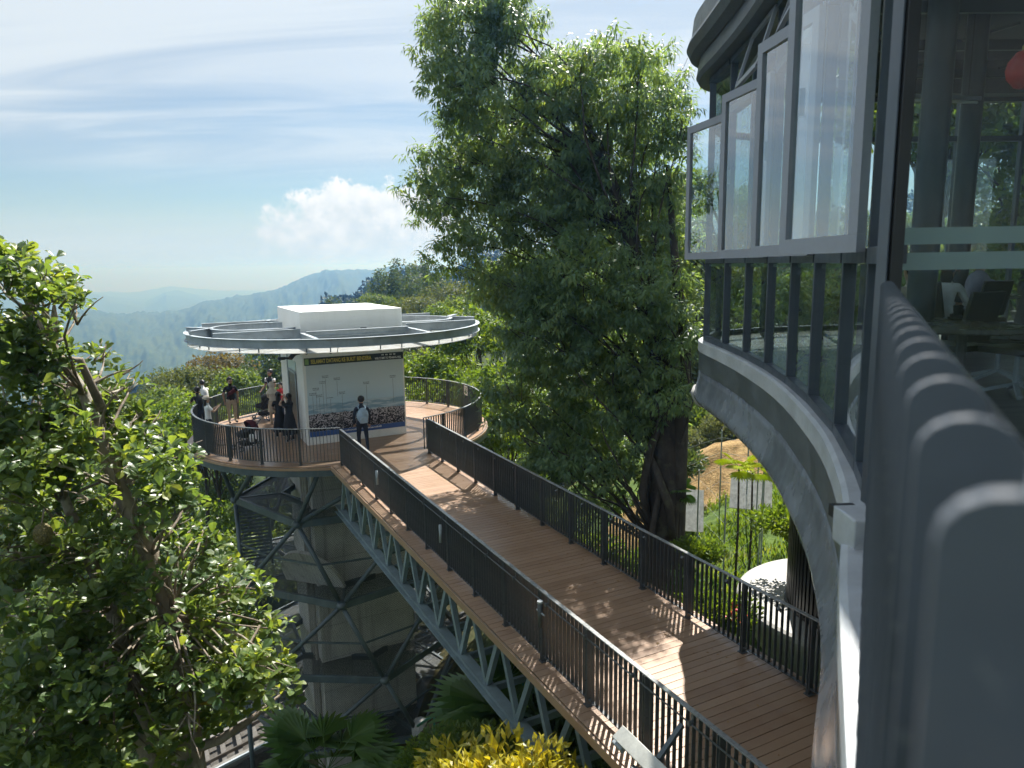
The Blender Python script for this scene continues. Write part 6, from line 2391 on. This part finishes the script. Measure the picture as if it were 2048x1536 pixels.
# walls carrying the restaurant, back from the edge
sup = thing('support_wall', V(9.6, 8.5, -3), 'grey concrete wall and piers carrying the restaurant floor', 'wall')
MB().cube(8.4, 16.2, 4.5, 13.0, -4.0, ZB - .11).build('core', M['concrete'], sup)
for x, y in ((4.2, 4.2), (5.2, 7.2)):
    MB().lathe([(.3, -4), (.3, ZB - .11)], (x, y, 0), 20).build('pier', M['concrete'], sup, smooth=True)
# concrete landing where the bridge meets the building
ld = thing('landing', B(8.0, 3.4, 0), 'grey concrete landing beside the near end of the bridge', 'landing')
MB().prism([tuple(B(7.66, 5.35)[:2]), tuple(B(7.66, 1.5)[:2]), tuple(B(12, 1.5)[:2]), tuple(B(12, 5.35)[:2])], -.9, -.02).build('slab', M['pale'], ld, bevel=.01)
MB().prism([tuple(B(7.70, 5.35)[:2]), tuple(B(7.70, 1.5)[:2]), tuple(B(7.95, 1.5)[:2]), tuple(B(7.95, 5.35)[:2])], -.018, .16).build('kerb', M['pale'], ld, bevel=.01)
MB().prism([tuple(B(4.4, 2.3)[:2]), tuple(B(4.4, -3)[:2]), tuple(B(7.65, -3)[:2]), tuple(B(7.65, 2.3)[:2])], -1.0, -.02).build('slab', M['pale'], ld)

# ------------------------------------------------------------------ fittings on the bridge railings
# tilted metal panel on a bracket arm
q = B(N0 - .5, 5.05, .60)
t = thing('floodlight', q, 'flat metal flood lamp on a V-shaped bracket outside the left bridge railing', 'flood lamp')
a1, a2 = B(N0 - .03, 5.35, .86), B(N0 - .03, 4.72, .62)
MB().bar(a1, B(N0 - .42, 5.25, .66), .05, .05).build('bracket_arm', M['frame'], t)
MB().bar(a2, B(N0 - .45, 4.80, .46), .05, .05).build('bracket_arm', M['frame'], t)
MB().bar(B(N0 - .45, 4.80, .46), B(N0 - .62, 5.42, .52), .05, .05).build('bracket_arm', M['frame'], t)
e1 = (B(N0 - .52, 5.75, .66) - B(N0 - .42, 4.82, .52)).normalized()
e2 = (NV * -.85 + V(0, 0, -.5) + UV * .1).normalized(); e2 = (e2 - e1 * e2.dot(e1)).normalized()
MB().box(B(N0 - .50, 5.28, .62), e1 * .50, e2 * .085, e1.cross(e2) * .018).build('lamp_body', simple('lamp_alloy', (.42, .43, .40), .35, .3, .15), t, bevel=.006)
MB().box(B(N0 - .55, 5.72, .58), e1 * .07, e2 * .06, e1.cross(e2) * .045).build('gear_box', M['galv'], t, bevel=.01)
# upright cylinder lamp strapped to a post
q = B(N0 - .10, 8.30, .55)
t = thing('spot_lamp', q, 'dark cylinder spot lamp strapped upright to a left railing post', 'spot lamp')
MB().tube([q + V(0, 0, .05), q + V(0, 0, .42)], .038, 12).build('housing', M['rail'], t, smooth=True)
MB().tube([q + V(0, 0, .42), q + V(0, 0, .45)], .044, 12).build('cap', M['galv'], t)
MB().tube([q + UV * -.12 + V(0, 0, .28), q + UV * .10 + V(0, 0, .28)], .012, 6).build('strap', M['galv'], t)
for k, u in enumerate((12.2, 16.4)):
    q = B(N0 - .09, u, .45)
    t = thing('spot_lamp', q, ['slim spot lamp on the left railing halfway along the bridge', 'slim spot lamp on the left railing near the lift deck'][k], 'spot lamp')
    MB().tube([q + V(0, 0, .05), q + V(0, 0, .40)], .030, 10).build('housing', M['galv'], t, smooth=True)
    MB().tube([q + V(0, 0, .30), q + NV * .08 + V(0, 0, .30)], .010, 6).build('strap', M['rail'], t)

# ------------------------------------------------------------------ garden slope right of the bridge
def mound():
    c = PZ(1440, 960, -1.7)
    g = thing('earth_bank', c, 'dry brown grassy bank behind the wire fence right of the tall tree', 'bank')
    nx = 60
    xs_ = np.linspace(-1, 1, nx); X, Y = np.meshgrid(xs_, xs_)
    rr_ = np.hypot(X, Y)
    Z = np.clip(1 - rr_, 0, 1); Z = Z * Z * (3 - 2 * Z) * 1.4
    wx, wy = c.x + X * 5.6 + Y * 1.5, c.y + Y * 3.4 + 1.2
    Z = Z + ground_z(wx, wy) - .12 + (fbm(wx * 2.2, wy * 2.2, 4, 8) - .45) * .35
    vs = np.stack([wx, wy, Z], -1).reshape(-1, 3) - np.array(c)
    i, j_ = np.meshgrid(np.arange(nx - 1), np.arange(nx - 1), indexing='ij')
    q = np.stack([i * nx + j_, i * nx + j_ + 1, (i + 1) * nx + j_ + 1, (i + 1) * nx + j_], -1).reshape(-1, 4)

    def fm(t):
        p = t.coord('Object')
        n = t.noise(p, 2.4, 7, .65); n2 = t.noise(p, 14, 5, .6)
        cc = t.mix(t.sstep(n, .35, .65), (.20, .13, .06), (.36, .25, .12))
        cc = t.mix(t.sstep(n2, .5, .7, 0, .6), cc, (.10, .10, .035))
        return pbsdf(t, cc, .95, 0, t.bump(n2, .9, .06), .1)
    link('earth', np_mesh('earth', vs, q, True), mat('dry_bank', fm), g)


mound()
# pale netting slabs lying on the bank
for k, (x, y, w, h, lab) in enumerate(((1372, 1020, 1.0, 1.05, 'pale grey sheet leaning on the bank left, beside the tree trunk'), (1502, 985, 1.15, .85, 'pale grey sheet in the middle of the bank behind the palms'), (1590, 940, .9, 1.0, 'pale grey sheet on the bank close to the restaurant edge'))):
    c = PX(x, y, 22.0)
    t = thing('sheet', c, lab, 'sheet', 'pale sheets on the bank')
    d = V(-c.x, -c.y, 0).normalized(); s = V(-d.y, d.x, 0)
    nrm = (d * .75 + V(0, 0, .65)).normalized(); upv = s.cross(nrm) * -1
    upv = (V(0, 0, 1) - nrm * nrm.z).normalized()
    MB().box(c, s * w / 2 * 1.0, upv * h * .62, nrm * .02).build('panel', simple('sheet_grey_%d' % k, (.55, .55, .54), .7, 0, .25, 9, .2), t)
# fence: posts with wires
FP = [(1368, 950, 19.8), (1452, 1085, 17.6), (1398, 985, 18.8), (1444, 925, 20.4), (1519, 870, 22.0), (1498, 885, 21.6), (1530, 1000, 18.4)]
fence = thing('wire_fence', PX(1450, 1000, 19), 'thin wire fence on slim dark posts across the garden slope', 'fence')
tops = []
for (x, ytop, d) in ((1368, 880, 21.5), (1398, 940, 19.5), (1444, 860, 22.5), (1452, 990, 17.8), (1498, 870, 21.5), (1520, 860, 20.5), (1530, 930, 18.6)):
    p = PX(x, ytop, d)
    g = gz(p.x, p.y)
    MB().tube([V(p.x, p.y, g - .2), p], .020, 6).build('post', M['galv'], fence)
    tops.append((p, g))
order = [0, 2, 4, 5]
o2 = [1, 3, 6]
for od in (order, o2):
    for a, b in zip(od[:-1], od[1:]):
        (p, g), (q, g2) = tops[a], tops[b]
        for k in range(6):
            f = (k + .5) / 6
            MB().tube([V(p.x, p.y, g + (p.z - g) * f), V(q.x, q.y, g2 + (q.z - g2) * f)], .0032, 4).build('wire', M['galv'], fence)


def fan_leaf(mb, c, d, R, n=13, spread=2.6, fold=.05):
    """palmate blade: pleated segments from a centre"""
    d = Vector(d).normalized()
    s = d.cross(V(0, 0, 1))
    if s.length < .1: s = V(1, 0, 0)
    s.normalize(); nn = s.cross(d)
    for i in range(n):
        a0 = -spread / 2 + spread * i / n; a1 = -spread / 2 + spread * (i + 1) / n; am = (a0 + a1) / 2
        L = R * (.72 + .28 * math.cos(am))
        f = lambda a, r_, z: c + (d * math.cos(a) + s * math.sin(a)) * r_ + nn * z
        mb.add([c, f(a0 * 1.0, L * .62, -fold * R), f(am, L * .66, fold * R), f(a1, L * .62, -fold * R), f(am + .02, L, -.10 * R)], [(0, 1, 2), (0, 2, 3), (1, 4, 2), (2, 4, 3)])


def fan_palm(base, h, n, R, leafm, label, seed, lean=(0, 0), group='fan palms', stalk=.5, trunk_r=.05, lo=-.2):
    t = thing('fan_palm', base, label, 'palm', group)
    rr_ = random.Random(seed)
    top = Vector(base) + V(lean[0], lean[1], h)
    MB().tube([Vector(base) - V(0, 0, .3), Vector(base).lerp(top, .5) + V(.03, 0, 0), top], [trunk_r * 1.2, trunk_r, trunk_r * .8], 8).build('trunk', M['darkbark'], t, smooth=True)
    for i in range(n):
        a = i * 2.4 + rr_.uniform(-.3, .3)
        el = rr_.uniform(lo, 1.0)
        d = V(math.cos(a) * math.cos(el), math.sin(a) * math.cos(el), math.sin(el))
        sl_ = stalk * rr_.uniform(.7, 1.2)
        c = top + d * sl_
        mb = MB()
        mb.tube([top, c], .010, 5)
        fan_leaf(mb, c, (d + V(0, 0, -.35)).normalized(), R * rr_.uniform(.8, 1.1))
        mb.build('frond', leafm, t)
    return t


for x, y, d, lab, s, nlf in ((1478, 935, 18.2, 'bright yellow-green fan palm on a thin stem, middle of the garden slope', 1, 9), (1352, 985, 17.4, 'small pale fan palm right beside the tall tree trunk', 2, 7), (1505, 945, 18.6, 'second bright fan palm on a thin stem, just right of the first', 3, 6)):
    p = PX(x, y, d)
    g = gz(p.x, p.y)
    fan_palm(V(p.x, p.y, g), p.z - g, nlf, .42, M['leaf_bright'] if s != 2 else M['leaf_palm'], lab, s, stalk=.22, trunk_r=.028, lo=-.1)
# dark fan palms under the bridge and in front of the tower
for x, y, d, sc, lab, s, nn in ((655, 1500, 20.2, 1.25, 'dark green fan palm spreading in front of the tower foot', 11, 22), (1010, 1400, 15.2, 1.1, 'dark fan palm seen through the bridge truss', 12, 18), (1075, 1340, 15.6, .85, 'second dark fan palm behind the bridge truss', 13, 14)):
    p = PX(x, y + 40, d)
    fan_palm(V(p.x, p.y, p.z - .9), .9, nn, sc, M['leaf_palm'], lab, s, stalk=.65 * sc, trunk_r=.10, lo=-.5)
# crotons and shrubs close to the bridge foot
for k, (x, y, d, s, kind) in enumerate(((925, 1525, 11.0, 1.0, 'croton'), (1010, 1510, 10.2, 1.05, 'croton'), (1085, 1520, 9.6, .8, 'croton'), (960, 1560, 10.0, 1.0, 'croton'), (930, 1490, 13.0, .7, 'green'), (860, 1500, 16.0, .6, 'lime'), (1000, 1440, 15.8, .9, 'dark'), (1130, 1440, 14.2, .9, 'dark'), (1080, 1460, 14.6, .8, 'olive'))):
    p = PX(x, y, d)
    kk = 'croton' if kind == 'olive' else kind
    put_bush(kk, p.x, p.y, s, ['yellow croton bush at the bottom edge, left of the bridge', 'yellow croton bush at the bottom, middle of the row', 'yellow croton bush touching the truss bottom', 'yellow croton bush cut by the bottom edge of the photo', 'small green shrub beside the crotons', 'small bright shrub right of the tower foot', 'dark shrub under the bridge truss', 'dark shrub behind the nearest truss web', 'mottled croton under the bridge behind the truss'][k], p.z - .75 * s, group='shrubs by the bridge foot')
for k, (x, y, d, s, kind, lab) in enumerate(((1400, 880, 31, 1.1, 'grey', 'grey green clipped shrub behind the fence, left'), (1470, 868, 31.5, 1.2, 'grey', 'grey green clipped shrub behind the fence, right'), (1520, 850, 33, 1.1, 'dark', 'dark shrub at the back of the garden slope'), (1400, 1075, 15.8, .45, 'lime', 'small bright fern clump on the slope beside the tree'),
                                            (1590, 1010, 16.4, .75, 'lime', 'leafy shrub against the restaurant soffit edge'), (1440, 1180, 13.8, .6, 'lime', 'bright plants seen through the right railing'), (1390, 1160, 14.6, .6, 'big', 'broad leaved plant beside the bridge railing'), (1380, 820, 34, 1.5, 'green', 'green shrub at the foot of the wood'), (1450, 815, 35, 1.6, 'lime', 'bright shrub at the foot of the wood'), (1345, 900, 24, 1.0, 'dark', 'dark shrub behind the tall tree trunk'), (1250, 1110, 19, 1.0, 'green', 'green shrub left of the tall tree foot'), (1180, 1080, 21, 1.1, 'lime', 'bright shrub behind the right railing'), (1100, 1000, 24, 1.3, 'green', 'green shrub below the deck railing'))):
    p = PX(x, y, d)
    put_bush(kind, p.x, p.y, s, lab, max(gz(p.x, p.y) - .05, p.z - .9 * s), group='shrubs on the garden slope')
# brass bell on a post, and a white tilted sign by the restaurant
p = PX(1556, 885, 21.0)
t = thing('bell', p - V(0, 0, 1), 'small golden bell hanging on the slope beside the fence', 'bell')
gold = simple('bell_brass', (.45, .32, .10), .3, .8, .1)
MB().lathe([(0, .22), (.06, .2), (.10, .08), (.13, 0), (.20, -.12), (.19, -.13), (0, -.10)], p, 18).build('bell_body', gold, t, smooth=True)
MB().tube([p + V(0, 0, .2), p + V(0, 0, .45)], .015, 6).build('hanger', M['frame'], t)
MB().tube([V(p.x + .25, p.y, gz(p.x, p.y) - .2), p + V(.25, 0, .46), p + V(0, 0, .45)], .025, 6).build('post', M['frame'], t)
p = PX(1535, 897, 19.0)
t = thing('sign', V(p.x, p.y, gz(p.x, p.y)), 'small white tilted board on a short stake on the brown bank', 'sign')
MB().box(p, V(.24, .05, .0), V(0, .16, .12), V(0, -.006, .008)).build('board', M['white'], t)
MB().tube([V(p.x - .1, p.y + .05, gz(p.x, p.y) - .1), p + V(-.05, 0, -.02)], .02, 6).build('stake', M['galv'], t)
# red flowers tucked under the porch
p = PX(1470, 1225, 13.0)
t = thing('flower', V(p.x, p.y, gz(p.x, p.y)), 'red flowers below the porch roof seen between balusters', 'flower')
r = np.random.default_rng(3)
P_ = np.array(p) + r.normal(size=(60, 3)) * .07
vs, fs = leaf_arrays(P_, sph(60, r), sph(60, r), np.full(60, .045), np.full(60, .035), 'lance', .1, .1)
link('petal_cluster', np_mesh('petal_cluster', vs - np.array(OFF[t.name]), fs), simple('petal_red', (.5, .03, .03), .5), t)
g_ = gz(p.x, p.y)
MB().tube([V(p.x, p.y, g_ - .1), Vector(p)], .012, 5).build('stalk', M['leaf_palm'], t)

# ------------------------------------------------------------------ funicular track climbing behind the tower
a = PZ(400, 1520, -13.2)
b = PZ(985, 1225, -10.2)
ext = (b - a).normalized()
a2, b2 = a - ext * 14, b + ext * 9
tk = thing('railway_track', (a + b) / 2, 'funicular railway track climbing across the slope behind the tower', 'railway track')
sdv = ext.cross(V(0, 0, 1)).normalized()
L = (b2 - a2).length
nb_ = int(L / .62)
slp = MB().cube(-.09, .09, -.85, .85, -.10, .02).mesh('sleeper')
slp.materials.append(simple('sleeper_grey', (.10, .095, .088), .8, 0, .3))
Mx = Matrix((ext, sdv, ext.cross(sdv) * -1)).transposed().to_4x4()
for i in range(nb_):
    mm = Mx.copy(); mm.translation = a2 + ext * (i * .62)
    inst('sleeper', slp, mm, tk)
steel = simple('rail_steel', (.16, .14, .12), .35, .7, .2)
for s in (-.5, .5):
    MB().bar(a2 + sdv * s + V(0, 0, .08), b2 + sdv * s + V(0, 0, .08), .07, .13).build('rail', steel, tk)
for s in (-1.0, 1.0):
    MB().bar(a2 + sdv * s + V(0, 0, -.05), b2 + sdv * s + V(0, 0, -.05), .16, .30).build('kerb_beam', simple('track_kerb', (.15, .145, .135), .8, 0, .3, 2), tk)
MB().bar(a2 + sdv * 1.4 + V(0, 0, .25), b2 + sdv * 1.4 + V(0, 0, .25), .08, .10).build('cable_tray', M['galv'], tk)
MB().bar(a2 + V(0, 0, -.75), b2 + V(0, 0, -.75), 2.3, 1.1).build('track_bed', simple('track_ballast', (.07, .066, .06), .9, 0, .4, 6, .4), tk)
# green pipe on the slope
gp = thing('pipe_rail', PX(900, 1410, 18), 'green painted pipe handrail crossing the grassy slope under the bridge', 'handrail')
gm = simple('green_pipe', (.02, .14, .09), .4)
p0, p1, p2 = PX(868, 1430, 19.5), PX(960, 1368, 17.5), PX(1045, 1318, 15.5)
MB().tube([p0 + (p0 - p1) * .4, p0, p1, p2, p2 + (p2 - p1) * .3], .035, 8).build('rail', gm, gp, smooth=True)
for q in (p0, p0.lerp(p1, .5), p1, p1.lerp(p2, .5), p2): MB().tube([q, V(q.x, q.y, gz(q.x, q.y) - .2)], .028, 6).build('post', gm, gp)


# ------------------------------------------------------------------ grass blades on the garden slope and under the bridge
def grass():
    r = np.random.default_rng(8)
    n = 60000
    x = r.uniform(-3, 10, n); y = r.uniform(7, 27, n)
    z = ground_z(x, y)
    nn = x * NV.x + y * NV.y; uu = x * UV.x + y * UV.y
    keep = (z > -7.5) & (np.hypot(x - dc.x, y - dc.y) > 2.2) & ~((x > 2.0) & (y < 7.5)) & (fbm(x * .8, y * .8, 3, 4) > .30)
    x, y, z = x[keep], y[keep], z[keep]
    n = len(x)
    P = np.stack([x, y, z - .02], -1)
    D = unit(sph(n, r) * .55 + np.array([0, 0, 1.0]))
    L = r.uniform(.08, .26, n)
    vs, fs = leaf_arrays(P, D, sph(n, r), L, L * .14 + .012, 'card', .05, .15)
    gm_ = leaf_mat('grass_blade', [(.045, .10, .02), (.085, .15, .03), (.13, .20, .04), (.20, .22, .06)], .4, .6, .2)
    o = link('grass', np_mesh('grass', vs, fs), gm_)
    tag(o, 'short sunlit grass on the slopes around the bridge', 'grass', kind='stuff')


grass()


def leaf_litter():
    r = np.random.default_rng(12)
    n = 150
    nn = np.where(r.random(n) < .6, 7.25 - r.exponential(.25, n), r.uniform(4.8, 7.3, n))
    uu = r.uniform(4.5, 22, n)
    P = np.outer(nn, np.array(NV)) + np.outer(uu, np.array(UV)) + np.array([0, 0, .006])
    a = r.uniform(0, 6.28, n)
    D = np.stack([np.cos(a), np.sin(a), r.uniform(0, .12, n)], -1)
    L = r.uniform(.03, .075, n)
    vs, fs = leaf_arrays(P, D, np.tile([0, 0, 1.0], (n, 1)), L, L * .45, 'lance', .12, .02)
    o = link('leaf_litter', np_mesh('leaf_litter', vs, fs), leaf_mat('dry_leaf', [(.10, .05, .02), (.22, .13, .05), (.30, .22, .08)], .2, .7, .2))
    tag(o, 'small dry leaves scattered on the bridge planks', 'leaf litter', kind='stuff')


leaf_litter()
